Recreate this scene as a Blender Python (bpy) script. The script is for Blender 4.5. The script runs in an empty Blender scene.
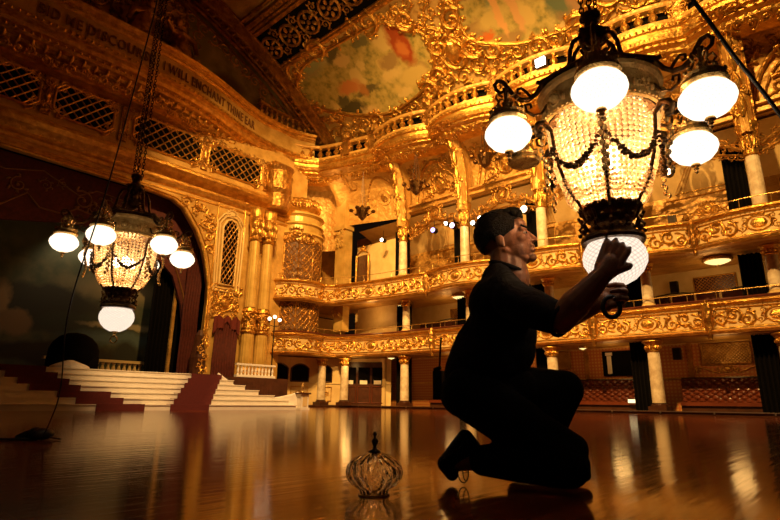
import bpy, math, random
import numpy as np
from mathutils import Vector, Matrix
PI=math.pi
SC=bpy.context.scene
COL=SC.collection
RNG=random.Random(7)
# ------------------------------------------------------------------ mesh collector
class MB:
    def __init__(s): s.v=[]; s.f=[]; s.n=0; s.m=[]
    def add(s,vs,fs,mi=0):
        vs=np.asarray(vs,float).reshape(-1,3); b=s.n
        s.v.append(vs); s.n+=len(vs)
        for f in fs: s.f.append([i+b for i in f]); s.m.append(mi)
    def grid(s,P,cu=False,cv=False,mi=0):
        P=np.asarray(P,float); a,b=P.shape[:2]; fs=[]
        for i in range(a if cu else a-1):
            for j in range(b if cv else b-1):
                i2=(i+1)%a; j2=(j+1)%b
                fs.append((i*b+j,i2*b+j,i2*b+j2,i*b+j2))
        s.add(P.reshape(-1,3),fs,mi)
    def box(s,c,d,rz=0.,mi=0,R=None):
        x,y,z=[k/2 for k in d]
        v=np.array([(-x,-y,-z),(x,-y,-z),(x,y,-z),(-x,y,-z),(-x,-y,z),(x,-y,z),(x,y,z),(-x,y,z)])
        if R is not None: v=v@np.array(R).T
        elif rz:
            q,w=math.cos(rz),math.sin(rz); v=v@np.array([(q,w,0),(-w,q,0),(0,0,1)])
        s.add(v+np.array(c),[(0,3,2,1),(4,5,6,7),(0,1,5,4),(1,2,6,5),(2,3,7,6),(3,0,4,7)],mi)
    def lathe(s,prof,c=(0,0,0),n=16,mi=0,sq=None,flute=0,capb=True,capt=True):
        P=[]
        for i in range(n):
            a=2*PI*i/n; k=1-(flute if i%2 else 0)
            P.append([(c[0]+r*k*math.cos(a),c[1]+r*k*math.sin(a),c[2]+z) for r,z in prof])
        s.grid(P,cu=True,mi=mi)
        b=s.n-n*len(prof); m=len(prof)
        if capb and prof[0][0]>1e-4: s.f.append([b+i*m for i in range(n)][::-1]); s.m.append(mi)
        if capt and prof[-1][0]>1e-4: s.f.append([b+i*m+m-1 for i in range(n)]); s.m.append(mi)
    def tube(s,pts,r,n=6,mi=0,closed=False,cap=True):
        P=np.asarray(pts,float); m=len(P); r=np.broadcast_to(np.asarray(r,float),(m,))
        if closed: T=np.roll(P,-1,0)-np.roll(P,1,0)
        else: T=np.gradient(P,axis=0)
        T/=np.linalg.norm(T,axis=1)[:,None]+1e-12
        up=np.array([0,0,1.]) if abs(T[0][2])<.9 else np.array([1.,0,0])
        N=np.cross(T[0],up); N/=np.linalg.norm(N); G=[]
        for i in range(m):
            N=N-T[i]*(N@T[i]); N/=np.linalg.norm(N)+1e-12; Bn=np.cross(T[i],N)
            G.append([P[i]+r[i]*(math.cos(2*PI*k/n)*N+math.sin(2*PI*k/n)*Bn) for k in range(n)])
        s.grid(G,cu=closed,cv=True,mi=mi)
        if cap and not closed:
            b=s.n-m*n; s.f.append([b+k for k in range(n)][::-1]); s.f.append([b+(m-1)*n+k for k in range(n)]); s.m+= [mi,mi]
    def ball(s,c,r,n=8,m=5,mi=0):
        rr=(r,r,r) if np.isscalar(r) else r
        P=[[(c[0]+rr[0]*math.sin(PI*j/m)*math.cos(2*PI*i/n),c[1]+rr[1]*math.sin(PI*j/m)*math.sin(2*PI*i/n),c[2]-rr[2]*math.cos(PI*j/m)) for j in range(m+1)] for i in range(n)]
        s.grid(P,cu=True,mi=mi)
    def build(s,name,mat,parent=None,smooth=False):
        me=bpy.data.meshes.new(name)
        V=np.concatenate(s.v) if s.v else np.zeros((0,3))
        q_=parent
        while q_ is not None: V=V-np.array(q_.location[:]); q_=q_.parent
        me.from_pydata(V.tolist(),[],s.f)
        for q in (mat if isinstance(mat,(list,tuple)) else [mat]): me.materials.append(q)
        if isinstance(mat,(list,tuple)): me.polygons.foreach_set('material_index',s.m)
        if smooth: me.polygons.foreach_set('use_smooth',[True]*len(me.polygons))
        me.update()
        o=bpy.data.objects.new(name,me); COL.objects.link(o)
        if parent is not None: o.parent=parent
        return o
def tag(o,label=None,cat=None,group=None,kind=None):
    if label: o['label']=label
    if cat: o['category']=cat
    if group: o['group']=group
    if kind: o['kind']=kind
    return o
def empty(name,loc,label,cat,group=None,rz=0):
    o=bpy.data.objects.new(name,None); COL.objects.link(o); o.location=loc; o.rotation_euler=(0,0,rz); o.empty_display_size=.1
    return tag(o,label,cat,group)
def dup(root,loc,rz,label=None):
    r=root.copy(); COL.objects.link(r); r.location=loc; r.rotation_euler=(0,0,rz)
    if label: r['label']=label
    for ch in list(root.children):
        c=ch.copy(); COL.objects.link(c); c.parent=r
        for g in list(ch.children):
            d=g.copy(); COL.objects.link(d); d.parent=c
    return r
# ------------------------------------------------------------------ materials
def nt(name):
    m=bpy.data.materials.new(name); m.use_nodes=True; t=m.node_tree; t.nodes.clear(); return m,t
def nd(t,ty,**k):
    n=t.nodes.new(ty)
    for a,b in k.items():
        if a.startswith('i_'):
            n.inputs[a[2:].replace('_',' ')].default_value=b
        else: setattr(n,a,b)
    return n
def c4(c): return (c[0],c[1],c[2],1)
def mix(t,f,a,b,blend='MIX'):
    n=nd(t,'ShaderNodeMix',data_type='RGBA',blend_type=blend)
    for i,v in ((0,f),(6,a),(7,b)):
        if hasattr(v,'links') or hasattr(v,'is_linked'): t.links.new(v,n.inputs[i])
        else: n.inputs[i].default_value=v if i==0 else c4(v)
    return n.outputs[2]
def math_(t,op,a,b=0.,cl=False):
    n=nd(t,'ShaderNodeMath',operation=op,use_clamp=cl)
    for i,v in ((0,a),(1,b)):
        if hasattr(v,'is_linked'): t.links.new(v,n.inputs[i])
        else: n.inputs[i].default_value=v
    return n.outputs[0]
def ramp(t,f,stops,interp='LINEAR'):
    n=nd(t,'ShaderNodeValToRGB'); n.color_ramp.interpolation=interp; e=n.color_ramp.elements
    while len(e)<len(stops): e.new(.5)
    for q,(p,c) in zip(e,stops): q.position=p; q.color=c4(c)
    t.links.new(f,n.inputs[0]); return n.outputs[0]
def surf(name,c1,c2=None,rough=.5,metal=0.,scale=4.,bump=0.,bscale=None,spec=.5,coords='Object',vor=0.,rough2=None,coat=0.):
    m,t=nt(name); L=t.links.new
    out=nd(t,'ShaderNodeOutputMaterial'); p=nd(t,'ShaderNodeBsdfPrincipled'); L(p.outputs[0],out.inputs[0])
    tc=nd(t,'ShaderNodeTexCoord'); co=tc.outputs[coords]
    p.inputs['Roughness'].default_value=rough; p.inputs['Metallic'].default_value=metal; p.inputs['Specular IOR Level'].default_value=spec
    if coat: p.inputs['Coat Weight'].default_value=coat
    n=nd(t,'ShaderNodeTexNoise',i_Scale=scale,i_Detail=5.,i_Roughness=.6); L(co,n.inputs['Vector'])
    if c2 is None: c2=c1
    r=ramp(t,n.outputs[0],[(.35,c1),(.65,c2)]); L(r,p.inputs['Base Color'])
    if bump:
        b=nd(t,'ShaderNodeBump',i_Strength=bump,i_Distance=.05)
        n2=nd(t,'ShaderNodeTexNoise',i_Scale=bscale or scale*3,i_Detail=4.,i_Roughness=.55,i_Distortion=1.2); L(co,n2.inputs['Vector'])
        h=n2.outputs[0]
        if vor:
            v=nd(t,'ShaderNodeTexVoronoi',feature='SMOOTH_F1',i_Scale=(bscale or scale)*vor); L(co,v.inputs['Vector']); h=math_(t,'SUBTRACT',h,v.outputs['Distance'])
        L(h,b.inputs['Height']); L(b.outputs[0],p.inputs['Normal'])
    return m
M={}
M['gilt']=surf('gilt_relief',(.50,.25,.045),(.80,.48,.11),rough=.30,metal=.88,scale=3,bump=.6,bscale=9)
M['gilt_dark']=surf('gilt_antique',(.25,.11,.02),(.60,.32,.07),rough=.34,metal=.8,scale=2.2,bump=.9,bscale=5,vor=1.)
M['cream']=surf('painted_cream_plaster',(.64,.45,.18),(.76,.56,.25),rough=.55,scale=1.5,bump=.12,bscale=9)
M['ochre']=surf('painted_ochre_plaster',(.46,.24,.05),(.64,.37,.095),rough=.42,metal=.3,scale=1.3,bump=.8,bscale=4,vor=1.)
M['goldwall']=surf('painted_gold_wall',(.50,.29,.065),(.70,.45,.13),rough=.42,metal=.3,scale=1.6,bump=.3,bscale=6)
M['whitepaint']=surf('white_painted_timber',(.78,.70,.56),(.84,.77,.63),rough=.42,scale=3)
M['carpet']=surf('dark_red_carpet',(.085,.008,.006),(.13,.014,.01),rough=.9,scale=30,bump=.2)
M['velvet']=surf('dark_red_velvet',(.055,.005,.004),(.10,.012,.008),rough=.75,scale=6)
M['black']=surf('black_void_cloth',(.0025,.002,.002),(.004,.003,.003),rough=.95,spec=.1)
M['darkwood']=surf('dark_polished_wood',(.045,.016,.008),(.085,.03,.014),rough=.3,scale=3)
M['marble']=surf('veined_cream_marble',(.50,.38,.24),(.80,.70,.52),rough=.25,scale=2.5)
M['brick']=surf('red_damask',(.36,.10,.035),(.42,.13,.045),rough=.6,scale=2)
M['steel']=surf('brushed_steel',(.6,.55,.5),rough=.3,metal=1.)
M['bronze']=surf('dark_bronze',(.06,.03,.012),(.20,.10,.03),rough=.32,metal=.9,scale=30,bump=.25,bscale=60)
M['brass']=surf('aged_brass',(.45,.24,.06),(.80,.50,.15),rough=.27,metal=.7,scale=25,bump=.2,bscale=60)
M['iron']=surf('black_iron',(.02,.014,.01),(.04,.025,.015),rough=.4,metal=.7)
M['rubber']=surf('black_rubber',(.008,.007,.006),rough=.5)
M['textink']=surf('inscription_brown',(.16,.06,.02),rough=.6)
def emis(name,col,st,rough=.2,crosshatch=None):
    m,t=nt(name); L=t.links.new
    out=nd(t,'ShaderNodeOutputMaterial'); e=nd(t,'ShaderNodeEmission'); e.inputs[0].default_value=c4(col); e.inputs[1].default_value=st
    L(e.outputs[0],out.inputs[0]); return m
M['lampwarm']=emis('warm_lamp',(1,.72,.4),30)
M['lampwhite']=emis('white_stage_lamp',(1,.95,.85),14)
M['lampviolet']=emis('violet_stage_lamp',(.45,.35,1),5)
M['lampblue']=emis('blue_lamp',(.15,.3,1),30)
# ------------------------------------------------------------------ relief ornament
def spiral(c,r,turns,a0,d,n=16,sh=.12):
    t=np.linspace(0,1,n); a=a0+d*2*PI*turns*t; rr=r*(1-(1-sh)*t)
    return np.c_[c[0]+rr*np.cos(a),c[1]+rr*np.sin(a)]
class Relief:
    """collects strokes in (u,v) and lays them as rounded raised strips on a surface map M(u,v,h)"""
    def __init__(s,mb,mp): s.mb=mb; s.mp=mp
    def stroke(s,P,r,h=1.0,n=None):
        P=np.asarray(P,float); m=len(P); r=np.broadcast_to(np.asarray(r,float),(m,))
        T=np.gradient(P,axis=0); T/=np.linalg.norm(T,axis=1)[:,None]+1e-9; N=np.c_[-T[:,1],T[:,0]]
        prof=((-1,0),(-.62,.75),(0,1.1),(.62,.75),(1,0)); G=[]
        for o,hh in prof:
            Q=P+N*(r*o)[:,None]; G.append(s.mp(Q[:,0],Q[:,1],r*hh*h+.001))
        s.mb.grid(np.array(G))
    def blob(s,u,v,ru,rv,h):
        k=8; a=np.arange(k)*2*PI/k; G=[]
        for f,hh in ((1,0),(.7,.75),(.05,1)): G.append(s.mp(u+ru*f*np.cos(a),v+rv*f*np.sin(a),np.full(k,h*hh+.001)))
        s.mb.grid(np.array(G),cv=True)
    def leaf(s,u,v,a,L,w,curl=.6):
        t=np.linspace(0,1,6); aa=a+curl*t*t*1.5
        P=np.c_[u+np.cumsum(np.cos(aa))*L/6,v+np.cumsum(np.sin(aa))*L/6]
        s.stroke(P,w*np.sin(PI*(.12+.86*t))+.004)
    def scroll(s,u,v,R,a,d=1,w=.16,leaves=5,rng=RNG):
        """C scroll with leaves on its back"""
        P=spiral((u,v),R,1.35,a,d,18)
        s.stroke(P,R*w*np.linspace(1.25,.8,18))
        s.blob(P[-1][0],P[-1][1],R*.2,R*.2,R*.25)
        for k in range(leaves):
            i=int(k*10/max(1,leaves)); p=P[i]; an=math.atan2(p[1]-v,p[0]-u)
            s.leaf(p[0],p[1],an+d*.7,R*rng.uniform(.5,.8),R*.15,curl=d*rng.uniform(.4,1.))
    def sscroll(s,u,v,W,Hh,sx=1,w=.09):
        R=Hh*.5
        s.scroll(u-sx*W*.25,v+R*.1,R*.8,PI/2 if sx>0 else PI/2,sx,leaves=5)
        s.scroll(u+sx*W*.28,v-R*.1,R*.72,-PI/2,sx,leaves=5)
        t=np.linspace(0,1,12); P=np.c_[u+sx*W*(-.25+.53*t),v+R*.8*np.cos(PI*t)*.95]
        s.stroke(P,R*w*1.5)
    def cart(s,u,v,W,Hh):
        a=np.linspace(0,2*PI,17); s.stroke(np.c_[u+W*.36*np.cos(a),v+Hh*.4*np.sin(a)],Hh*.06)
        s.blob(u,v,W*.26,Hh*.3,Hh*.13)
        for k in range(7):
            an=PI*(k+.5)/7; s.leaf(u+W*.3*math.cos(an),v+Hh*.34*math.sin(an),an,Hh*.26,Hh*.06,0)
        for sx in (-1,1):
            s.scroll(u+sx*W*.5,v-Hh*.2,Hh*.2,PI/2,sx,leaves=3); s.scroll(u+sx*W*.42,v+Hh*.28,Hh*.15,-PI/2,-sx,leaves=3)
    def field(s,u0,u1,v0,v1,R,rng,inside=None,dens=1.):
        du=R*1.75/dens; nu=max(1,int((u1-u0)/du)); nv=max(1,int((v1-v0)/du))
        for i in range(nu):
            for j in range(nv):
                u=u0+(i+.5+rng.uniform(-.2,.2))*(u1-u0)/nu; v=v0+(j+.5+rng.uniform(-.2,.2))*(v1-v0)/nv
                if inside and not inside(u,v): continue
                s.scroll(u,v,R*rng.uniform(.6,1.),rng.uniform(0,6.28),rng.choice((-1,1)),leaves=rng.choice((3,4,5)),rng=rng)
def nrm_path(P,side):
    P=np.asarray(P,float); T=np.gradient(P,axis=0); T/=np.linalg.norm(T,axis=1)[:,None]; return np.c_[-T[:,1],T[:,0]]*side
class PM:
    def __init__(s,P,side):
        s.P=np.asarray(P,float); s.N=nrm_path(P,side); d=np.r_[0,np.cumsum(np.linalg.norm(np.diff(s.P,axis=0),axis=1))]; s.d=d; s.L=d[-1]
    def __call__(s,u,v,h):
        u=np.asarray(u,float); x=np.interp(u,s.d,s.P[:,0]); y=np.interp(u,s.d,s.P[:,1]); nx=np.interp(u,s.d,s.N[:,0]); ny=np.interp(u,s.d,s.N[:,1])
        return np.stack([x+nx*h,y+ny*h,np.asarray(v,float)+0*u],-1)
    def u_at_y(s,y): return float(np.interp(y,s.P[:,1],s.d))
def sweep(mb,pm,prof,us=None,mi=0):
    us=pm.d if us is None else us
    G=[pm(us,np.full(len(us),z),np.full(len(us),o)) for o,z in prof]
    mb.grid(np.array(G),mi=mi)
def beads(mb,pm,v,h,step,size,u0=0,u1=None):
    u1=pm.L if u1 is None else u1; n=int((u1-u0)/step)
    us=u0+step*(np.arange(n)+.5)
    C=pm(us,np.full(n,v),np.full(n,h))
    for c in C:
        s=size
        mb.add([(c[0]-s,c[1],c[2]),(c[0]+s,c[1],c[2]),(c[0],c[1]-s,c[2]),(c[0],c[1]+s,c[2]),(c[0],c[1],c[2]-s),(c[0],c[1],c[2]+s)],
               [(0,2,5),(2,1,5),(1,3,5),(3,0,5),(2,0,4),(1,2,4),(3,1,4),(0,3,4)])
mapL=lambda y0: (lambda u,v,h: np.stack([np.asarray(u,float)+0*h,y0-np.asarray(h,float)+0*np.asarray(u,float),np.asarray(v,float)+0*np.asarray(u,float)],-1))
mapR=lambda x0: (lambda u,v,h: np.stack([x0-np.asarray(h,float)+0*np.asarray(u,float),np.asarray(u,float)+0*h,np.asarray(v,float)+0*np.asarray(u,float)],-1))
def poly_in(poly):
    P=np.array(poly)
    def f(x,y):
        c=False; j=len(P)-1
        for i in range(len(P)):
            if (P[i][1]>y)!=(P[j][1]>y) and x<(P[j][0]-P[i][0])*(y-P[i][1])/(P[j][1]-P[i][1])+P[i][0]: c=not c
            j=i
        return c
    return f
def lattice(mb,poly,step,r,mp,slope=1.,h=.03):
    """two crossing sets of bars clipped to a polygon in (u,v)"""
    ins=poly_in(poly); P=np.array(poly); u0,v0=P.min(0); u1,v1=P.max(0); Rl=Relief(mb,mp)
    L=(u1-u0)+(v1-v0)/slope
    for sg in (1,-1):
        k=-L
        while k<L:
            n=60; us=np.linspace(u0,u1,n) ; vs=(v0+v1)/2+sg*slope*(us-(u0+u1)/2)+k*slope
            run=[]
            for a,b in zip(us,vs):
                if ins(a,b): run.append((a,b))
                elif run:
                    if len(run)>2: Rl.stroke([run[0],run[len(run)//2],run[-1]],r,1.2)
                    run=[]
            if len(run)>2: Rl.stroke([run[0],run[len(run)//2],run[-1]],r,1.2)
            k+=step
def prism(mb,poly,y0,y1,mi=0):
    """polygon in (x,z), extruded along y"""
    n=len(poly); v=[(x,y0,z) for x,z in poly]+[(x,y1,z) for x,z in poly]
    mb.add(v,[tuple(range(n)),tuple(range(2*n-1,n-1,-1))]+[(i,i+n,(i+1)%n+n,(i+1)%n) for i in range(n)],mi)
# ------------------------------------------------------------------ camera
H_CAM=.38; F=530.
pitch=math.atan(142/F); roll=math.radians(.68); yaw=math.radians(42)
fv=Vector((math.cos(yaw)*math.cos(pitch),math.sin(yaw)*math.cos(pitch),math.sin(pitch)))
rv=Vector((math.sin(yaw),-math.cos(yaw),0)); uv=rv.cross(fv)
r2=rv*math.cos(roll)+uv*math.sin(roll); u2=uv*math.cos(roll)-rv*math.sin(roll)
cam=bpy.data.cameras.new('camera'); co=bpy.data.objects.new('camera',cam); COL.objects.link(co)
cam.sensor_width=36; cam.lens=36*F/780; cam.clip_start=.05; cam.clip_end=200
mw=Matrix((r2,u2,-fv)).transposed().to_4x4(); mw.translation=Vector((0,0,H_CAM)); co.matrix_world=mw
SC.camera=co
cam.dof.use_dof=False
SC.view_settings.view_transform='Standard'; SC.view_settings.look='None'; SC.view_settings.gamma=1; SC.view_settings.use_curve_mapping=False
SC.view_settings.exposure=0
w=bpy.data.worlds.new('world'); SC.world=w; w.use_nodes=True
w.node_tree.nodes['Background'].inputs[0].default_value=(.02,.01,.005,1); w.node_tree.nodes['Background'].inputs[1].default_value=.3
M['embroid']=surf('dull_gold_embroidery',(.16,.07,.02),(.25,.11,.03),rough=.5,metal=.3,scale=3)
M['screen']=surf('brown_screen_cloth',(.10,.04,.01),(.16,.07,.02),rough=.6,scale=3)
M['lampsoft']=emis('soft_white_lamp',(1,.85,.6),4.)
M['lampdim']=emis('dim_lamp',(1,.8,.4),2.)
M['lampviolet2']=emis('lilac_stage_lamp',(.8,.6,1),8)
M['lampround']=emis('round_warm_lamp',(1,.62,.35),8)
M['lampbowl']=emis('bowl_lamp_glass',(1,.72,.25),1.6)
M['leather']=surf('red_brown_leather',(.11,.022,.008),(.16,.035,.012),rough=.33,scale=2,spec=.5)
# ================================================================== the room shell
def wood_floor():
    m,t=nt('polished_dance_floor'); L=t.links.new
    out=nd(t,'ShaderNodeOutputMaterial'); p=nd(t,'ShaderNodeBsdfPrincipled'); L(p.outputs[0],out.inputs[0])
    tc=nd(t,'ShaderNodeTexCoord'); mp=nd(t,'ShaderNodeMapping'); L(tc.outputs['Object'],mp.inputs[0]); mp.inputs['Rotation'].default_value=(0,0,R_(0))
    br=nd(t,'ShaderNodeTexBrick',i_Scale=1.,i_Mortar_Size=.004,i_Brick_Width=1.2,i_Row_Height=.12); L(mp.outputs[0],br.inputs['Vector'])
    br.inputs['Color1'].default_value=c4((.10,.017,.004)); br.inputs['Color2'].default_value=c4((.25,.055,.010)); br.inputs['Mortar'].default_value=c4((.03,.008,.003))
    n=nd(t,'ShaderNodeTexNoise',i_Scale=1.2,i_Detail=5.,i_Roughness=.6); mp2=nd(t,'ShaderNodeMapping'); L(tc.outputs['Object'],mp2.inputs[0]); mp2.inputs['Scale'].default_value=(.5,7,1); L(mp2.outputs[0],n.inputs['Vector'])
    col=mix(t,math_(t,'MULTIPLY',n.outputs[0],.6),br.outputs[0],(.05,.009,.003)); L(col,p.inputs['Base Color'])
    rr=nd(t,'ShaderNodeMapRange'); L(n.outputs[0],rr.inputs[0]); rr.inputs[3].default_value=.06; rr.inputs[4].default_value=.15; L(rr.outputs[0],p.inputs['Roughness'])
    p.inputs['Specular IOR Level'].default_value=.36; p.inputs['Specular Tint'].default_value=(1,.62,.36,1)
    b=nd(t,'ShaderNodeBump',i_Strength=.16,i_Distance=.01); n3=nd(t,'ShaderNodeTexNoise',i_Scale=2.2,i_Detail=4.); L(mp2.outputs[0],n3.inputs['Vector'])
    L(math_(t,'ADD',n3.outputs[0],math_(t,'MULTIPLY',br.outputs['Fac'],-.6)),b.inputs['Height']); L(b.outputs[0],p.inputs['Normal'])
    return m
def R_(d): return math.radians(d)
def struct(name,mb,mat,smooth=False): return tag(mb.build(name,mat,smooth=smooth),kind='structure')
mb=MB(); mb.box((8.4,10,-.05),(33,46,.1)); struct('floor',mb,wood_floor())
mb=MB(); mb.box((27.1,9.5,.06),(4.2,46,.12)); mb.box((22.9,29.2,.06),(5.4,4.6,.12)); struct('floor.001',mb,M['darkwood'])
mb=MB(); mb.box((24.93,6.,.14),(.05,41,.03)); 
for i in range(20): mb.box((24.9,-9+i*2,.1),(.05,.05,.1))
mb.box((22.6,26.75,.14),(4.6,.05,.03)); struct('trim_1',mb,M['steel'])
# back walls of the galleries on the right
def wallpaper():
    m,t=nt('gallery_damask'); L=t.links.new
    out=nd(t,'ShaderNodeOutputMaterial'); p=nd(t,'ShaderNodeBsdfPrincipled'); L(p.outputs[0],out.inputs[0]); p.inputs['Roughness'].default_value=.6
    tc=nd(t,'ShaderNodeTexCoord'); v=nd(t,'ShaderNodeTexVoronoi',i_Scale=6.,i_Randomness=.0); L(tc.outputs['Object'],v.inputs['Vector'])
    L(ramp(t,v.outputs['Distance'],[(.30,(.62,.34,.08)),(.42,(.52,.16,.04))]),p.inputs['Base Color']); return m
mb=MB(); mb.box((28.4,8,1.6),(.2,42,3.2)); struct('wall_right',mb,wallpaper())
mb=MB(); mb.box((28.4,8,5.0),(.2,42,3.6)); struct('wall_right.001',mb,M['cream'])
mb=MB(); mb.box((28.4,8,9.8),(.2,42,6.0)); struct('wall_right.002',mb,M['ochre'])
mb=MB(); mb.box((24.5,30.4,3.2),(8,.2,6.4)); struct('wall_back',mb,M['cream'])
mb=MB(); mb.box((24.5,30.4,13),(8,.2,13)); struct('wall_back.001',mb,M['ochre'])
# ------------------------------------------------------------------ proscenium wall (left)
W=MB()
open_r=[(11.4,11.45),(12.6,11.35),(13.3,11.0),(14.2,9.9),(14.75,8.9),(15.05,8.0),(15.32,6.8),(15.38,5.9),(15.3,2),(15.3,0)]
prism(W,[(-9,11.6)]+open_r+[(20.6,0),(20.6,13),(-9,13)],28.0,28.3)
prism(W,[(-9,13),(20.6,13),(22.2,13),(22.2,18.5),(-9,18.5)],28.0,28.3)
struct('wall_left',W,M['goldwall'])
W=MB(); W.box((6.6,29,1.4/2),(31,16,1.38)); 
# stage block behind the steps: from y=21.1 back
W=MB(); W.box((3,26.4,.69),(24.4,10.6,1.38)); W.box((15.7,24.8,.69),(1,7.4,1.38)); struct('floor.002',W,M['darkwood'])
W=MB(); prism(W,[(-9,18.5),(22.2,18.5),(22.2,20.4)]+[(2.44+33.2*math.cos(R_(a)),-6.3+33.2*math.sin(R_(a))) for a in np.arange(54,112,3)]+[(-9,18.6)],28.4,28.6); struct('wall_left.001',W,M['ochre'])
# mouldings of the entablature between opening and lattice
LP=PM([(x,28.0) for x in np.linspace(-8,20.8,30)],-1)
W=MB(); sweep(W,LP,[(0,12.0),(.12,12.05),(.18,12.2),(.10,12.35),(.10,12.5),(.22,12.6),(.45,12.75),(.6,12.95),(.6,13.1),(.35,13.15),(.3,13.3),(.12,13.4),(0,13.45)])
sweep(W,LP,[(0,11.72),(.06,11.75),(.06,11.85),(0,11.9)])
ent=W; Rl=Relief(W,LP)
beads(W,LP,12.52,.2,.28,.05)
for x in (-1.2,3.6,8.4,12.7,17.2): Rl.cart(x+8,12.85,1.5,.75)
for x in np.arange(-7,20.5,1.6): Rl.sscroll(x+8,13.25,1.3,.3,1)
o=W.build('entablature',M['gilt'],smooth=False); tag(o,'gilded entablature moulding over the stage opening','moulding',kind='structure'); o.name='trim_2'
# the curved cornice with the inscription
cp=[(-9,26.7),(-4,26.35),(0,26.1),(3,26.0),(6.5,25.8),(9.5,25.75),(12,25.95),(14,26.5),(16,27.3),(17.6,27.8),(19.2,28.05),(21.0,28.0),(22.2,27.4)]
def smooth_path(P,n):
    P=np.array(P,float); d=np.r_[0,np.cumsum(np.linalg.norm(np.diff(P,axis=0),axis=1))]; t=np.linspace(0,d[-1],n)
    Q=np.c_[np.interp(t,d,P[:,0]),np.interp(t,d,P[:,1])]
    for _ in range(6): Q[1:-1]=(Q[:-2]+2*Q[1:-1]+Q[2:])/4
    return Q
CP=PM(smooth_path(cp,70),-1)
W=MB()
sweep(W,CP,[(-2.4,15.75),(-1.5,15.8),(-1.5,15.95),(-1.2,16.0),(-1.1,16.15),(-.8,16.2),(-.75,16.35),(-.45,16.4),(-.4,16.55),(-.1,16.6),(0,16.75),(.0,16.95),(.14,17.0),(.16,17.15),(.02,17.2),(.02,17.32),(-.08,17.36)])
sweep(W,CP,[(-.1,18.35),(.0,18.4),(.05,18.5),(.12,18.52),(.14,18.62),(.3,18.7),(.34,18.85),(.2,18.95),(-.6,19.0),(-2.,19.0)])
beads(W,CP,17.08,.2,.30,.075); beads(W,CP,16.5,-.25,.34,.085); beads(W,CP,18.55,.16,.2,.05); beads(W,CP,16.08,-1.1,.4,.1)
# leaf run under the cornice
Rl=Relief(W,lambda u,v,h: CP(u,15.80+np.asarray(v)*.42-np.asarray(h),-1.5+np.asarray(v)*1.0)); Rl.field(.3,CP.L-.3,0.05,1.0,.34,RNG,dens=1.1)
Rl=Relief(W,lambda u,v,h: CP(u,v,-.95+h+(v-16.0)*.9))
for u in np.arange(.3,CP.L-.3,.55): Rl.leaf(u,16.05,1.2,.4,.09,.5)
W=tag(W.build('trim_3',M['gilt']),kind='structure')
W=MB(); sweep(W,CP,[(-.09,17.3),(-.06,17.32),(-.06,18.38),(-.09,18.4)]); fr=tag(W.build('trim_4',M['goldwall']),kind='structure')
# lettering bent along the frieze
def lettering(txt,u0,u1,z,size,pm,h,name,mat,parent=None,depth=.02):
    cu=bpy.data.curves.new('t','FONT'); cu.body=txt; cu.size=size; cu.extrude=depth; cu.space_character=1.15; cu.offset=.008; cu.resolution_u=2
    ob=bpy.data.objects.new('t',cu); COL.objects.link(ob); dg=bpy.context.evaluated_depsgraph_get()
    me=bpy.data.meshes.new_from_object(ob.evaluated_get(dg)); bpy.data.objects.remove(ob)
    V=np.array([v.co[:] for v in me.vertices]); a,b=V[:,0].min(),V[:,0].max(); U=u0+(V[:,0]-a)*(u1-u0)/(b-a)
    P=pm(U,z+V[:,1],h+V[:,2])
    for v,p in zip(me.vertices,P): v.co=p
    me.materials.clear(); me.materials.append(mat)
    o=bpy.data.objects.new(name,me); COL.objects.link(o)
    if parent: o.parent=parent
    return o
def u_at_x(pm,x): return float(np.interp(x,pm.P[:,0],pm.d))
insc=empty('painted_inscription',(11,26,17.5),'brown painted inscription running along the curved frieze, BID ME DISCOURSE I WILL ENCHANT THINE EAR','inscription')
def word_w(w):
    cu=bpy.data.curves.new('t','FONT'); cu.body=w; cu.size=1; cu.space_character=1.15; ob=bpy.data.objects.new('t',cu); COL.objects.link(ob); bpy.context.view_layer.update(); d=ob.dimensions[0]; bpy.data.objects.remove(ob); return d
for words,xa,xb in ((('BID','ME','DISCOURSE'),4.4,9.75),(('I','WILL','ENCHANT','THINE','EAR'),10.3,17.3)):
    ws=[word_w(w) for w in words]; gap=.42; tot=sum(ws)+gap*(len(ws)-1); ua,ub=u_at_x(CP,xa),u_at_x(CP,xb); u=ua
    for w,d in zip(words,ws):
        du=d/tot*(ub-ua); o=lettering(w,u,u+du,17.52,.78,CP,.0,'lettering',M['textink']); o.parent=insc; o.location=(-11,-26,-17.5); u+=du+gap/tot*(ub-ua)
# lattice openings of the band
lat=[(-3.4,-.6),(-.1,3.7),(4.3,8.0),(8.9,13.9),(14.5,18.4)]
lat=[(-4.6,-.9),(-.2,3.5),(4.0,5.5),(6.2,9.0),(10.6,14.0),(14.5,18.2)]
lat=[(-5.4,-1.9),(-1.2,2.3),(2.6,5.6),(6.2,9.0),(9.6,13.9),(14.5,18.3)]
lat=[(-5.6,-2.2),(-1.6,1.8),(2.2,5.5),(6.15,8.95),(10.0,14.0),(14.5,18.25)]
where=['topmost at the far end above the stage, beyond the frame','beyond the photo edge above the stage','at the dim far end of the row by the photo edge','just before the hanging chains','behind the chandelier chains, next inward from the corner panel','closest to the corner cylinder']
lat_labels=['dark diamond lattice opening farthest from the corner, beyond the picture','dark diamond lattice opening over the stage, last but one from the far end','dark diamond lattice opening in deep shade under BID ME','dark diamond lattice opening under DISCOURSE, left of the hanging chains','dark diamond lattice opening under I WILL ENCHANT, right of the hanging chains','dark diamond lattice opening nearest the room corner, under THINE EAR']
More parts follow.
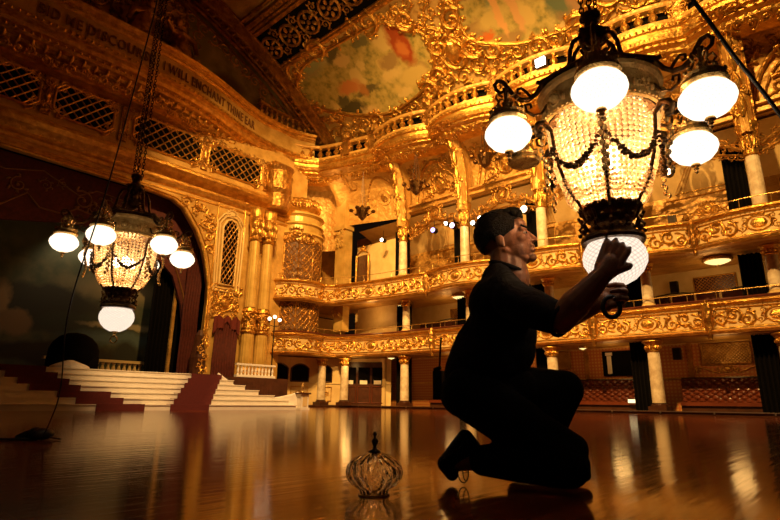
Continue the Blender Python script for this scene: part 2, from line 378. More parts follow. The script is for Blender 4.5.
for (a,b),lb in zip(lat[2:],lat_labels[2:]):
    r=empty('lattice_screen',((a+b)/2,27.98,14.7),lb,'screen','lattice openings in the band under the inscription')
    z0,z1=13.85,15.6; c=.35
    poly=[(a+c,z0),(b-c,z0),(b,z0+c),(b,z1-c),(b-c,z1),(a+c,z1),(a,z1-c),(a,z0+c)]
    q=MB(); prism(q,poly,27.95,27.99); q.build('dark_backing',M['black'],r)  # black panel on the wall in place of a hole and its dark recess
    q=MB(); lattice(q,poly,.52,.038,mapL(27.93),slope=1.,h=.03); q.build('diamond_lattice',M['gilt'],r)
    q=MB(); Rl=Relief(q,mapL(27.95)); P=np.array(poly+[poly[0]]); Rl.stroke(P,.07)
    for k in range(0,8): 
        p=poly[k]; Rl.scroll(p[0]*.97+.03*(a+b)/2,p[1]*.97+.03*14.7,.26,k,(-1)**k,leaves=4)
    Rl.cart((a+b)/2,z1,.9,.5); q.build('scrolled_frame',M['gilt'],r)
W=MB(); Rl=Relief(W,mapL(27.98))
for x in (-2,2.0,5.83,9.5,14.25,18.7):
    W.box((x,27.94,14.7),(.42,.1,2.0)); Rl2=Relief(W,mapL(27.88)); 
    for k in range(4): Rl2.scroll(x,14.05+k*.43,.2,k*1.5,(-1)**k,leaves=4)
    Rl2.blob(x,14.7,.15,.5,.12)
Rl.field(18.6,20.6,13.7,15.7,.35,RNG); Rl.field(3,20,15.6,15.95,.2,RNG)
tag(W.build('trim_5',M['gilt_dark']),kind='structure')
# proscenium gilded frame round the opening + spandrel
W=MB(); Rl=Relief(W,mapL(27.98))
edge=[(-9,11.66),(0,11.62)]+[(x,z) for x,z in open_r]
E_=np.array(edge); 
Rl.stroke(E_,.09); Rl.stroke(E_+np.array([.22,.14]),.05)
for (x,z) in [(13.3,11.3),(14.0,10.9),(14.6,10.3),(14.2,11.3),(14.9,9.6),(14.9,10.9),(15.05,8.8),(15.1,10.2)]: Rl.scroll(x+.15,z+.1,.34,x*9,1 if z>10.5 else -1,leaves=5)
for z in np.arange(2.2,9,.55): Rl.scroll(15.62,z,.13,z*2,1,leaves=3)
tag(W.build('trim_6',M['gilt']),kind='structure')
# ------------------------------------------------------------------ niche bay right of the opening
r=empty('lattice_niche',(16.5,27.98,6.5),'tall narrow gilded niche with dark lattice between stage opening and paired columns','niche')
npoly=[(16.0,7.0),(16.95,7.0),(17.0,10.5),(16.75,10.95),(16.45,11.1),(16.15,10.95),(15.93,10.5)]
q=MB(); prism(q,npoly,27.93,27.985); q.build('dark_backing',M['black'],r)  # black sheet stands for the dark hollow of the niche; the wall is uncut
q=MB(); lattice(q,npoly,.27,.028,mapL(27.91),slope=1.7); q.build('diamond_lattice',M['gilt_dark'],r)
q=MB(); Rl=Relief(q,mapL(27.95)); c0=np.array([16.46,9.0])
P=np.array(npoly+[npoly[0]]); Rl.stroke(P,.07); Rl.stroke(c0+(P-c0)*np.array([1.42,1.12]),.05); Rl.stroke(c0+(P-c0)*np.array([1.75,1.2]),.06)
Rl.cart(16.46,11.45,.9,.55); Rl.scroll(16.0,11.2,.2,0,1); Rl.scroll(16.95,11.2,.2,3.1,-1); q.build('moulded_frame',M['cream'],r)
q=MB(); Rl=Relief(q,mapL(27.95)); Rl.cart(16.5,5.9,1.3,1.1)
Rl.field(15.6,17.5,4.95,6.8,.3,RNG,dens=1.25); Rl.scroll(15.75,6.7,.3,1,1); Rl.scroll(17.3,6.7,.3,2,-1); q.build('carved_cartouche',M['gilt'],r)
q=MB(); Rl=Relief(q,mapL(27.98))
for x in (15.5,17.35): Rl.stroke([(x,2),(x,6),(x,12)],.05)
q.build('pilaster_strips',M['gilt'],r)
def curtain(mb,x0,x1,y,z0,z1,folds,amp,thick=.03):
    n=folds*6; xs=np.linspace(x0,x1,n+1); zs=np.linspace(z0,z1,7); G=[]
    for x in xs:
        ph=(x-x0)/(x1-x0)*folds*2*PI
        G.append([(x+.02*math.sin(z*2+ph),y-amp*(1+math.sin(ph+.25*math.sin(z)))*(.6+.4*(z1-z)/(z1-z0)),z) for z in zs])
    mb.grid(np.array(G)); mb.grid(np.array(G)+np.array([0,thick,0]))
r=empty('doorway_curtain',(16.5,27.9,1.4),'small arched doorway hung with dark red curtain and swagged pelmet below the niche','curtain')
q=MB(); curtain(q,15.95,17.45,27.88,1.38,4.7,9,.06); q.build('drape',M['velvet'],r)
q=MB(); t=np.linspace(0,1,13)
q.grid([[(15.8+1.75*a,27.78-.05*math.sin(a*25),4.95+.25*math.sin(PI*a*3)**2-0*b-(b*(.35+.55*abs(math.cos(PI*a))**1.5)) ) for b in (0,.5,1)] for a in t]); q.grid([[(15.8+1.75*a,27.81,4.95+.25*math.sin(PI*a*3)**2-(b*(.35+.55*abs(math.cos(PI*a))**1.5)) ) for b in (0,.5,1)] for a in t])
q.build('pelmet',M['carpet'],r)
# paired giant columns
def giant_column(x,y,label):
    r=empty('giant_column',(x,y,1.38),label,'column','paired giant columns beside the stage'); r['kind']='thing'
    q=MB(); q.lathe([(.46,0),(.46,.35),(.43,.4),(.45,.5),(.42,.6),(.44,.7),(.40,.82)],(x,y,1.38),16); q.build('base',M['ochre'],r,smooth=False)
    q=MB(); q.lathe([(.40,0),(.385,1.2),(.37,2.0)],(x,y,2.2),28,flute=.06); q.lathe([(.35,0),(.34,2),(.31,4.2)],(x,y,5.75),28,flute=.04); q.build('shaft',M['gold_col'],r)
    q=MB(); q.lathe([(.41,0),(.45,.1),(.38,.2),(.38,1.2),(.45,1.3),(.38,1.5)],(x,y,4.2),16)
    mp=lambda u,v,h: np.stack([x+(.43+h)*np.cos(u),y+(.43+h)*np.sin(u),np.asarray(v,float)+0*u],-1)
    Rl=Relief(q,lambda u,v,h: mp(np.asarray(u)/.43,v,h)); Rl.field(-1.35,0.2,4.4,5.5,.26,RNG,dens=1.2); q.build('carved_band',M['gilt'],r)
    q=MB(); q.lathe([(.36,0),(.42,.1),(.36,.2),(.37,.9),(.44,1.4),(.46,1.5),(.42,1.55),(.43,2.0),(.46,2.1)],(x,y,9.9),16)
    Rl=Relief(q,lambda u,v,h: mp(np.asarray(u)/.43,v,h+.03))
    for k in range(9):
        a=-2.6*.43+k*.2; Rl.leaf(a,10.1,1.57,.6,.09,.1); Rl.leaf(a+.1,10.6,1.57,.6,.09,-.1); Rl.scroll(a,11.3,.12,k,1,leaves=2)
    q.build('leafy_capital',M['gilt'],r)
M['gold_col']=surf('pale_gold_paint',(.50,.31,.07),(.70,.47,.14),rough=.33,metal=.25,scale=1.2,bump=.1)
giant_column(17.8,27.3,'pale gold fluted giant column next to the niche bay')
giant_column(18.75,27.3,'pale gold fluted giant column next to the corner cylinder')
# ------------------------------------------------------------------ stage opening contents
W=MB(); prism(W,[(-9,11.7),(-9,8.2)]+[(x,z) for x,z in [(5,8.3),(8,8.9),(10.5,9.0),(12.3,8.3),(13.6,7.2),(14.3,5.6),(14.6,4),(14.7,1.4),(15.4,1.4),(15.4,11.6)]],28.9,29.1)
r=empty('stage_valance',(6,29,8),'dark red valance with gold scrollwork hung across the top of the stage opening','valance')
W.build('hanging_cloth',M['velvet'],r)
q=MB(); Rl=Relief(q,mapL(28.88))
Rl.stroke([(3,8.9),(5,9.0),(6,9.9),(6.6,9.3),(7.6,9.25),(8.2,9.7),(9.2,9.55),(10.8,9.7),(12.5,8.9),(13.7,7.7),(14.35,6.2),(14.75,4.2),(14.8,2)],.05)
Rl.stroke([(2,10.9),(5,10.8),(6.5,11.2),(8.2,10.4),(9,10.9),(11,10.7),(12.6,10.3)],.04)
for x,z,R in [(5.6,10.2,.4),(6.7,10.5,.3),(8.4,10.2,.55),(9.6,10.25,.5),(10.6,10.3,.4),(9.0,9.9,.3),(11.6,10.1,.35),(12.5,9.9,.3),(7.4,10.8,.25),(14.7,8.0,.25),(14.9,7,.25)]: Rl.scroll(x,z,R,x*7,1 if int(x)%2 else -1,w=.08,leaves=5)
q.build('gold_embroidery',M['embroid'] if 'embroid' in M else M['gilt_dark'],r)
def painted(name,base,blobs,warp=.6,wscale=.7,axes=(0,2),rough=.7,grad=None):
    """base colour plus soft-edged painted patches [(u,v,ru,rv,colour,soft)] in object coordinates"""
    m,t=nt(name); L=t.links.new
    out=nd(t,'ShaderNodeOutputMaterial'); p=nd(t,'ShaderNodeBsdfPrincipled'); L(p.outputs[0],out.inputs[0]); p.inputs['Roughness'].default_value=rough; p.inputs['Specular IOR Level'].default_value=.2
    tc=nd(t,'ShaderNodeTexCoord'); n=nd(t,'ShaderNodeTexNoise',i_Scale=wscale,i_Detail=6.,i_Roughness=.62); L(tc.outputs['Object'],n.inputs['Vector'])
    vm=nd(t,'ShaderNodeVectorMath',operation='MULTIPLY_ADD'); L(n.outputs['Color'],vm.inputs[0]); vm.inputs[1].default_value=(warp*2,)*3; L(tc.outputs['Object'],vm.inputs[2])
    sp=nd(t,'ShaderNodeSeparateXYZ'); L(vm.outputs[0],sp.inputs[0]); U=sp.outputs[axes[0]]; V=sp.outputs[axes[1]]
    n2=nd(t,'ShaderNodeTexNoise',i_Scale=wscale*2.2,i_Detail=5.); L(tc.outputs['Object'],n2.inputs['Vector'])
    col=ramp(t,n2.outputs[0],base)
    for u,v,ru,rv_,c,soft in blobs:
        a=math_(t,'DIVIDE',math_(t,'SUBTRACT',U,u+warp),ru); b=math_(t,'DIVIDE',math_(t,'SUBTRACT',V,v+warp),rv_)
        d=math_(t,'SQRT',math_(t,'ADD',math_(t,'MULTIPLY',a,a),math_(t,'MULTIPLY',b,b)))
        f=math_(t,'DIVIDE',math_(t,'SUBTRACT',1.,d),soft,True); col=mix(t,f,col,c)
    L(col,p.inputs['Base Color']); return m
back=painted('painted_lake_backdrop',[(.35,(.05,.06,.035)),(.65,(.09,.085,.045))],[
 (9,9.5,9,2.2,(.10,.12,.08),.8),(12,6.3,4,.8,(.22,.17,.09),.9),(8,4.9,3.6,1.3,(.035,.035,.025),.25),(10.5,4.1,3.2,.9,(.04,.045,.03),.3),(12.5,4.3,3,.25,(.30,.24,.13),.5),(12,3.6,3.4,.5,(.08,.11,.10),.6),
 (6.3,4.6,.5,1.6,(.25,.17,.08),.4),(7.0,4.0,.9,.7,(.18,.12,.06),.3),(9,2.6,4,.7,(.03,.025,.015),.3),(12.6,2.5,1,1.1,(.03,.03,.02),.3)],warp=.45,wscale=.8)
W=MB(); W.box((6,31.2,5.6),(18,.06,8.6)); tag(W.build('painted_backdrop',back),'dim painted lake and mountain backdrop at the back of the stage','backdrop',kind='thing')
W=MB()
for i in range(22): W.lathe([(.12,0),(.06,.15),(.14,.4),(.05,.7),(.12,.85)],(8.6+i*.28,30.4,1.4),6)
W.box((11.5,30.4,2.32),(6.4,.3,.14)); tag(W.build('stage_balustrade',M['cream']),'low ornamental balustrade before the painted backdrop','balustrade')
W=MB(); curtain(W,12.9,14.6,29.6,1.4,10.5,8,.1); tag(W.build('stage_curtain',M['black']),'black curtain leg hanging beside the painted backdrop','curtain')
W=MB(); curtain(W,14.35,15.3,28.75,1.4,9.6,6,.06); tag(W.build('stage_curtain',M['velvet']),'dark red curtain leg at the right edge of the stage opening','curtain')
W=MB(); W.box((14.1,29.3,5.2),(.16,.16,7.4)); tag(W.build('gilded_post',M['ochre']),'slim pale vertical post between the black and red stage curtains','post')
W=MB(); W.box((0,34,5.5),(34,.1,13)); W.box((-8.5,31,5.5),(.1,6,13)); W.box((17,31,5.5),(.1,5,13)); W.box((3,31.5,12),(26,6.5,.1)); struct('wall_back.002',W,M['black'])
r=empty('carved_pedestal',(14.8,27.6,1.4),'dark carved and gilded pedestal at the foot of the stage frame','pedestal')
q=MB(); q.lathe([(.5,0),(.5,.2),(.4,.3),(.42,1.2),(.3,1.8),(.25,2.4),(.1,2.7)],(14.85,27.4,1.4),12); q.build('body',M['darkwood'],r)
q=MB(); Rl=Relief(q,mapL(27.0)); 
for k in range(5): Rl.scroll(14.85+.12*(-1)**k,1.8+k*.42,.2,k*2,(-1)**k,w=.14)
q.build('gilt_scrolls',M['gilt'],r)
q=MB(); q.lathe([(.7,0),(.66,.12),(.5,.2),(.1,.35)],(7.1,22.6,1.42),14); tag(q.build('white_cloth_heap',M['whitepaint']),'white draped object lying on the stage above the steps','cloth')
q=MB(); q.ball((7.7,24.3,2.15),(.95,.8,.85),16,9); q.box((7.7,24.3,1.7),(1.6,1.2,.64)); tag(q.build('covered_piano',M['black'],smooth=True),'black covered rounded instrument standing on the dim stage','piano')
# ------------------------------------------------------------------ stage steps
r=empty('stage_steps',(3,19,0),'wide flight of white painted steps up to the stage','steps')
q=MB()
ends=[15.1,14.9,14.35,13.75,13.25,12.85,12.45]
for k in range(7):
    y=19+.3*k; x1=ends[k]
    q.box(((-8+x1)/2,(y+21.1)/2,.2*k+.085),(x1+8,21.1-y,.17)); q.box(((-8+x1)/2,(y-.03+21.1)/2,.2*k+.185),(x1+8.04,21.13-y,.03))
q.build('treads',M['whitepaint'],r)
for nm,xs,lb in (('stair_carpet',[(6.92,8.5),(6.39,7.88),(5.92,7.56),(5.2,6.68),(4.92,6.4),(4.62,6.11),(4.0,5.82)],'dark red carpet laid slantwise down the white steps at the photo edge side'),
              ('stair_carpet',[(9.42,10.94),(9.68,11.18),(9.95,11.42),(10.21,11.67),(10.49,11.92),(10.77,12.17),(11.05,12.43)],'dark red straight carpet down the white steps beside the side wing')):
    q=MB()
    for k,(a,b) in enumerate(xs):
        y=19+.3*k; q.box(((a+b)/2,y-.037,.2*k+.1),(b-a,.014,.2)); q.box(((a+b)/2,y+.12,.2*k+.207),(b-a,.33,.014))
    tag(q.build(nm,M['carpet']),lb,'carpet')
r=empty('stair_wing',(14,19.8,0),'white curved wing wall with panelled end pier closing the steps','wing wall')
t=np.linspace(0,1,20); G=[]
for a in t:
    x=12.35+a*2.95; y=20.95-1.85*a**.8; z=.43+1.02*(1-a/.62)**2 if a<.62 else .43+.27*((a-.62)/.38)**1.6
    z=min(z,1.45)
    G.append([(x,y,0),(x,y,z),(x+.06,y+.16,z),(x+.06,y+.16,0)])
q=MB(); q.grid(G); q.build('curved_wall',M['whitepaint'],r)
q=MB(); q.tube([(g[1][0]+.03,g[1][1]+.06,g[1][2]+.02) for g in G],.055,8); q.build('coping',M['whitepaint'],r)
q=MB(); q.box((15.45,19.05,.33),(.42,.42,.66)); q.box((15.45,19.05,.05),(.5,.5,.1)); q.build('end_pier',M['whitepaint'],r)
q=MB(); q.box((15.45,19.05,.70),(.56,.56,.07)); q.build('pier_cap',M['darkwood'],r)
q=MB(); q.box((15.45,18.83,.36),(.24,.02,.4)); q.build('pier_panel',M['cream'],r)
q=MB(); q.lathe([(.07,0),(.07,.03),(.02,.06),(.02,.12),(.06,.16),(.06,.3),(.02,.36),(.03,.42)],(15.45,19.05,.735),10); tag(q.build('small_brass_lantern',M['brass'],smooth=True),'small brass lantern standing on the dark cap of the end pier','lantern')
r=empty('stage_edge_balustrade',(14.4,21.2,1.4),'short white balustrade on the stage edge behind the wing wall','balustrade')
x0,x1=13.35,15.45
q=MB(); q.box(((x0+x1)/2,21.2,1.95),(x1-x0,.16,.08)); q.build('hand_rail',M['whitepaint'],r)
q=MB(); q.box(((x0+x1)/2,21.2,1.44),(x1-x0,.2,.1)); q.build('plinth',M['whitepaint'],r)
b0=None
for i in range(11):
    x=x0+.12+i*(x1-x0-.24)/10
    if b0 is None:
        q=MB(); q.lathe([(.05,0),(.05,.03),(.03,.06),(.055,.18),(.025,.34),(.05,.40),(.05,.43)],(0,0,0),8); b0=q.build('baluster',M['whitepaint']); b0.parent=r; b=b0
    else: b=b0.copy(); COL.objects.link(b)
    b.location=(x-14.4,0,.09)
q=MB(); curtain(q,13.3,15.4,21.15,0,1.38,14,.04); tag(q.build('skirt_curtain',M['velvet']),'dark red pleated skirt curtain under the short white balustrade','curtain')
r=empty('lamp_standard',(15.55,21.6,0),'tall thin black lamp standard with three small white lamps by the balustrade','lamp')
q=MB(); q.lathe([(.2,0),(.2,.06),(.05,.15),(.035,1),(.03,4.0),(.03,4.3)],(15.55,21.6,0),8); q.build('pole',M['iron'],r)
for dx in (-.3,0,.3):
    q=MB(); q.tube([(15.55,21.6,3.9),(15.55+dx,21.6,3.95),(15.55+dx,21.6,4.15)],.02,5); q.build('arm',M['iron'],r)
    q=MB(); q.ball((15.55+dx,21.6,4.25+(.12 if dx==0 else 0)),.09,10,6); q.build('lamp_globe',M['lampsoft'],r)
# ================================================================== galleries on the right and the corner cylinder
CX,CY=22.15,28.75
def arc(cx,cy,r,a0,a1,n): return [(cx+r*math.cos(R_(a)),cy+r*math.sin(R_(a))) for a in np.linspace(a0,a1,n)]
corner=[(25.2,21.5),(25.15,22.5),(25.0,23.6),(24.75,24.8),(24.5,25.8),(24.2,26.5)]+arc(CX,CY,2.15,-60,-178,14)+[(20.1,29.0)]
lowp=PM(np.array([(25.2,y) for y in np.arange(-7,21.5,.5)]+corner),1)
def bow(y,j0=4.8,per=4.8):
    f=((y-j0)/per)%1.0; return math.sin(PI*f)**.75
upp=PM(np.array([(24.75-.62*bow(y),y) for y in np.arange(-4.8,19.25,.2)]+[(24.6,19.6),(24.55,20.5),(24.5,21.5),(24.4,22.7),(24.2,24),(23.95,25.2),(23.75,26.3)]+arc(CX,CY,2.2,-66,-178,14)+[(20.05,29.0)]),1)
M['seat']=surf('dark_red_seat_leather',(.06,.012,.006),(.11,.025,.012),rough=.35,scale=5)
def soffit(mb,pm,z,xb=28.3,inset=0):
    G=[]
    for p,n in zip(pm.P,pm.N):
        q=p+n*inset; back=(xb,q[1]) if q[1]<26 else (max(q[0],min(xb,q[0]+3)),30.3)
        G.append([(q[0]+(back[0]-q[0])*t,q[1]+(back[1]-q[1])*t,z) for t in (0,.33,.66,1)])
    mb.grid(G)
def balcony(label,pm,zb,zt,joints,dark_top,name='balcony'):
    r=empty(name,(25,10,zb),label,'balcony')
    Hh=zt-zb
    q=MB(); sweep(q,pm,[(-.25,zb-.10),(.0,zb-.08),(.14,zb-.05),(.18,zb+.04),(.10,zb+.1),(.03,zb+.14),(.03,zb+.2),(.0,zb+.24),(-.02,zb+Hh*.5),(.0,zt-.27),(.05,zt-.22),(.05,zt-.17),(.16,zt-.1),(.2,zt),(.16,zt+.05),(-.2,zt+.06),(-.2,zb-.1)])
    q.build('parapet',M['cream'],r)
    q=MB(); sweep(q,pm,[(.02,zb+.13),(.09,zb+.15),(.09,zb+.2),(.02,zb+.23)]); sweep(q,pm,[(.14,zt-.12),(.215,zt-.05),(.215,zt+.01),(.16,zt+.06)]); sweep(q,pm,[(.02,zb-.09),(.16,zb-.06),(.2,zb+.04),(.12,zb+.1)]); sweep(q,pm,[(.02,zt-.28),(.07,zt-.25),(.02,zt-.21)])
    beads(q,pm,zt-.16,.10,.16,.035); q.build('gilt_mouldings',M['gilt'],r)
    vm=(zb+zt)/2-.02; hh=Hh-.5
    js=[pm.u_at_y(y) for y in joints]+[pm.L-3.6]
    js=sorted(js)
    for a,b in zip(js[:-1],js[1:]):
        q=MB(); Rl=Relief(q,pm); m=(a+b)/2; L=b-a; Rl.cart(m,vm,min(1.15,L*.3),hh*1.05)
        for sx in (-1,1):
            n=max(1,int((L/2-.9)/.48))
            for k in range(n):
                u=m+sx*(.92+.48*k+.1); Rl.scroll(u,vm+(.1 if k%2 else -.1),hh*.42,PI/2+k*2.4,sx*(-1)**k,w=.2,leaves=6)
                Rl.leaf(u+.3*sx,vm-hh*.3,0 if sx>0 else PI,.45,.06,.5*sx); Rl.leaf(u+.2*sx,vm+hh*.34,0 if sx>0 else PI,.4,.05,-.5*sx)
        q.build('scrollwork_panel',M['gilt'],r)
    q=MB(); Rl=Relief(q,pm); u=js[-1]+.3
    while u<pm.L-.2: Rl.scroll(u,vm,hh*.45,u*3,1,w=.18,leaves=6); u+=.6
    q.build('scrollwork_panel',M['gilt'],r)
    for j in js[:-1]:
        q=MB(); Rl=Relief(q,lambda u,v,h: pm(u,v,h+.06))
        Rl.stroke([(j,zb-.25),(j,zb+.3),(j,zt-.2),(j,zt+.15)],np.array([.08,.2,.24,.12]))
        for s in (-1,1): Rl.scroll(j+.22*s,zt-.35,.2,PI/2,s,leaves=3); Rl.scroll(j+.18*s,zb+.4,.18,-PI/2,-s,leaves=3)
        Rl.blob(j,vm,.2,.32,.25); q.build('joint_cartouche',M['gilt_dark'],r)
    q=MB(); soffit(q,pm,zb-.02,inset=.0); soffit(q,pm,zb+.25); q.build('floor_slab',M['ochre'],r)
    if dark_top:
        q=MB(); sweep(q,pm,[(-.22,zt+.05),(.1,zt+.05),(.12,zt+.13),(.05,zt+.19),(-.2,zt+.19),(-.22,zt+.05)]); q.build('padded_top_rail',M['seat'],r)
    q=MB(); dz=.5; 
    q.tube(pm(pm.d[::2],np.full(len(pm.d[::2]),zt+dz),np.full(len(pm.d[::2]),-.1)),.022,5)
    for u in np.arange(.4,pm.L,1.1):
        p=pm(u,zt,-.1); q.tube([p,p+np.array([0,0,dz])],.014,4)
    q.build('brass_handrail',M['brass'],r)
    return r
J=[-4.8,0,4.8,9.6,14.4,19.2]
balcony('first gilded gallery balcony running straight along the hall just above the dance floor',lowp,3.28,4.5,J,True)
balcony('second gilded gallery balcony with bowed fronts, above the first',upp,6.72,7.95,J,False)
# gallery floor behind the upper balcony: seats rising
for z,lab,x in ((4.75,'row of dark seats with curved rail behind the first balcony',26.6),(8.1,'row of dark seats behind the second bowed balcony',26.6)):
    r=empty('seat_row',(x,9,z),lab,'seating')
    q=MB()
    for i in range(26):
        y=-4+i*1.0; q.box((x,y,z-.05),(.5,.9,.1)); q.box((x+.25,y,z+.25),(.08,.9,.55))
    q.build('seats',M['seat'],r)
    q=MB(); P=[(x-.2,y,z+.5+.08*math.cos(y*2)) for y in np.arange(-4.4,21.6,.2)]; q.tube(P,.03,5)
    for i in range(27): q.tube([(x-.2,-4.4+i,z-.3),(x-.2,-4.4+i,z+.5)],.02,4)
    q.build('rail',M['iron'],r)
# ------------------------------------------------------------------ columns
def capital(q,z0,hh,r0,r1):
    q.lathe([(r0,z0),(r0*1.2,z0+.05),(r0,z0+.1),(r0*1.05,z0+hh*.5),(r1,z0+hh*.85),(r1*1.08,z0+hh*.9),(r1*1.0,z0+hh)],n=12)
    mp=lambda u,v,h: np.stack([(r0*1.1+h)*np.cos(u),(r0*1.1+h)*np.sin(u),np.asarray(v,float)+0*u],-1)
    Rl=Relief(q,lambda u,v,h: mp(np.asarray(u)/r0,v,h))
    for k in range(8):
        a=(math.radians(95)+k*math.radians(24))*r0; Rl.leaf(a,z0+hh*.12,1.57,hh*.5,r0*.25,.15*(-1)**k)
        if k%2: Rl.scroll(a,z0+hh*.7,hh*.17,k,1,leaves=2)
def make_col(h,cap,label,group,rs=.24,base=.35,pl=False):
    r=empty('marble_column',(0,0,0),label,'column',group); r['kind']='thing'
    q=MB(); q.box((0,0,base*.3),(rs*2.7,rs*2.7,base*.6)); q.lathe([(rs*1.3,base*.6),(rs*1.3,base*.75),(rs*1.1,base*.85),(rs*1.15,base)],n=14); q.build('base',M['darkwood'] if pl else M['cream'],r)
    q=MB(); q.lathe([(rs*1.02,base),(rs,base+.3*(h-base)),(rs*.93,h-cap)],n=18); q.build('shaft',M['marble'],r,smooth=False)
    q=MB(); capital(q,h-cap,cap,rs,rs*1.6); q.build('gilt_capital',M['gilt'],r)
    return r
ys=[2.35,7.15,11.9,16.8,21.6,-2.4]
nm=['nearest the photo edge','second from the photo edge','third from the photo edge','fourth from the photo edge','at the start of the corner curve','beyond the photo edge']
def dists(i): return ['farthest from the corner tower','fourth from the corner tower','third from the corner tower','second from the corner tower','nearest the corner tower','beyond the row'][i]
for (h,cap,z0,x,dsc,rs,pl) in ((3.02,.5,.12,25.45,'ground floor marble column under the first balcony',.27,True),(2.2,.42,4.5,25.6,'short marble column between the two balconies',.24,False),(4.0,1.5,8.0,25.25,'tall marble column above the second balcony',.27,False)):
    p=None
    for i,y in enumerate(ys[:5]):
        lb=dsc+', '+dists(i)
        if p is None: p=make_col(h,cap,lb,dsc+'s',rs,pl=pl); p.location=(x,y,z0)
        else: dup(p,(x,y,z0),0,lb)
    if z0<1:
        for (xx,yy,l2) in ((24.55,26.0,'ground floor column with gilt upper shaft beside the glazed doors'),(23.75,27.35,'ground floor column with marble foot under the corner balcony')): dup(p,(xx,yy,z0),0,l2)
# dark folded drapes beside the columns
for z0,z1,x,pl in ((.13,3.2,26.1,'ground floor'),(4.6,6.6,26.1,'middle gallery'),(8.05,11.6,25.9,'top gallery')):
    for i,y in enumerate(ys[:5]):
        q=MB(); G=[]
        for k in range(25):
            yy=y+.40+k*.033; G.append([(x+.08*math.sin(k*1.3),yy,z) for z in (z0,(z0+z1)/2,z1)])
        q.grid(G); q.grid([[(a[0]+.5,a[1],a[2]) for a in g] for g in G]); q.grid([G[0],[(a[0]+.5,a[1],a[2]) for a in G[0]]]); q.grid([G[-1],[(a[0]+.5,a[1],a[2]) for a in G[-1]]])
        tag(q.build('black_drape',M['black']),'black folded drape in the %s, behind the column %s'%(pl,dists(i)),'drape','black drapes in the %s'%pl)
# ------------------------------------------------------------------ ribs and cove above the top columns
cc=[(y,23.42-.62*bow(y,3.9,4.72)) for y in np.arange(-5.5,22.85,.18)]
crn=PM(np.array([(x,y) for y,x in cc]+[(23.35,23.3),(23.1,24.3),(22.9,25.2),(22.6,26.2),(22.3,27.0),(21.6,27.6),(20.9,27.95)]),1)
W=MB()
sweep(W,crn,[(-1.6,15.6),(-.9,15.7),(-.6,15.85),(-.55,15.95),(-.3,16.05),(-.3,16.15),(-.1,16.2),(0,16.4),(0,16.6),(.1,16.66),(.12,16.8),(.0,16.86),(.0,16.95),(-.4,17.0)])
beads(W,crn,16.72,.15,.26,.07); beads(W,crn,16.1,-.2,.34,.075); beads(W,crn,16.3,-.02,.2,.045)
Rl=Relief(W,lambda u,v,h: crn(u,v,-.95+h+(v-15.65)*1.2))
for u in np.arange(.3,crn.L-.3,.5): Rl.leaf(u,15.7,1.3,.4,.09,.5)
tag(W.build('trim_7',M['gilt']),kind='structure')
r=empty('cornice_balustrade',(23,10,17),'gilded balustrade running in scallops on top of the big cornice','balustrade')
q=MB(); sweep(q,crn,[(-.32,17.85),(-.05,17.85),(.0,17.92),(.02,18.02),(-.05,18.1),(-.32,18.1),(-.36,18.0),(-.32,17.85)]); sweep(q,crn,[(-.36,16.95),(-.02,16.97),(-.02,17.12),(-.36,17.12)]); q.build('rails',M['ochre'],r)
W=MB(); sweep(W,crn,[(-.62,16.95),(-.62,17.95)]); tag(W.build('trim_gap_shade',M['black']),kind='structure')  # black strip painted in for the shade of the deep space behind the balusters
js=[crn.u_at_y(3.9+4.72*k) for k in range(-1,5)]
for k,y in enumerate([6.4-4.72,6.4,11.1,15.8,20.6]):
    pass
piers=js+[crn.u_at_y(y) for y in (25.0,)]
for j in piers:
    q=MB(); Rl=Relief(q,crn); p=crn(j,17.5,-.18); q.box(p,(.5,.8,1.15)); q.box(p+np.array([0,0,.6]),(.62,.95,.12)); Rl.scroll(j-.25,17.5,.25,0,1); Rl.scroll(j+.25,17.5,.25,3,-1); q.ball(p+np.array([-.05,0,.95]),(.3,.35,.38),8,6); q.ball(p+np.array([-.2,.25,1.2]),.16,6,4); q.build('pier',M['gilt_dark'],r)
b0=None
us=np.arange(.3,crn.L-.5,.62)
for u in us:
    if min(abs(u-j) for j in piers)<.6: continue
    if b0 is None:
        q=MB(); q.lathe([(.16,0),(.16,.06),(.08,.1),(.22,.28),(.17,.42),(.07,.58),(.16,.68),(.16,.74)],n=8); b0=q.build('baluster',M['gilt']); b=b0; b.parent=r
    else: b=b0.copy(); COL.objects.link(b)
    p=crn(u,17.12,-.19); b.location=p-np.array([23,10,17])
W=MB(); Rl=Relief(W,lambda u,v,h: crn(u,15.54+np.asarray(v)*.34-np.asarray(h),-1.3+np.asarray(v)*.95)); Rl.field(.3,crn.L-.3,.05,1.0,.36,RNG,dens=1.15); tag(W.build('trim_20',M['gilt']),kind='structure')
# cove under the cornice with gilt relief, one dished bay per arch
W=MB(); G=[]
prof=[(26.3,12.6),(26.25,13.3),(26.1,14.1),(25.75,14.9),(25.2,15.5),(24.5,15.9),(24.0,16.1)]
for y in np.arange(-6,27.5,.3):
    d=.25*bow(y,2.35,4.82) if y<22 else 0
    k=max(0,min(1,(y-22)/5)); G.append([(x+d*(1-abs(i-3)/3.5)-k*1.6,y,z) for i,(x,z) in enumerate(prof)])
W.grid(G); tag(W.build('wall_right.003',M['ochre']),kind='structure')
def covemap(u,v,h):
    u=np.asarray(u,float)+0*v; z=np.asarray(v,float)+0*u; x=np.interp(z,[p[1] for p in prof],[p[0] for p in prof]); sl=np.clip((z-13)/3.5,0,1)
    return np.stack([x-h*(1-.5*sl)-.03+.1*bow_a(u)-np.clip((u-22)/5,0,1)*1.6,u,z-h*sl*.7],-1)
def bow_a(u): return np.sin(PI*(((u-2.35)/4.82)%1.0))**.75
W=MB(); Rl=Relief(W,covemap)
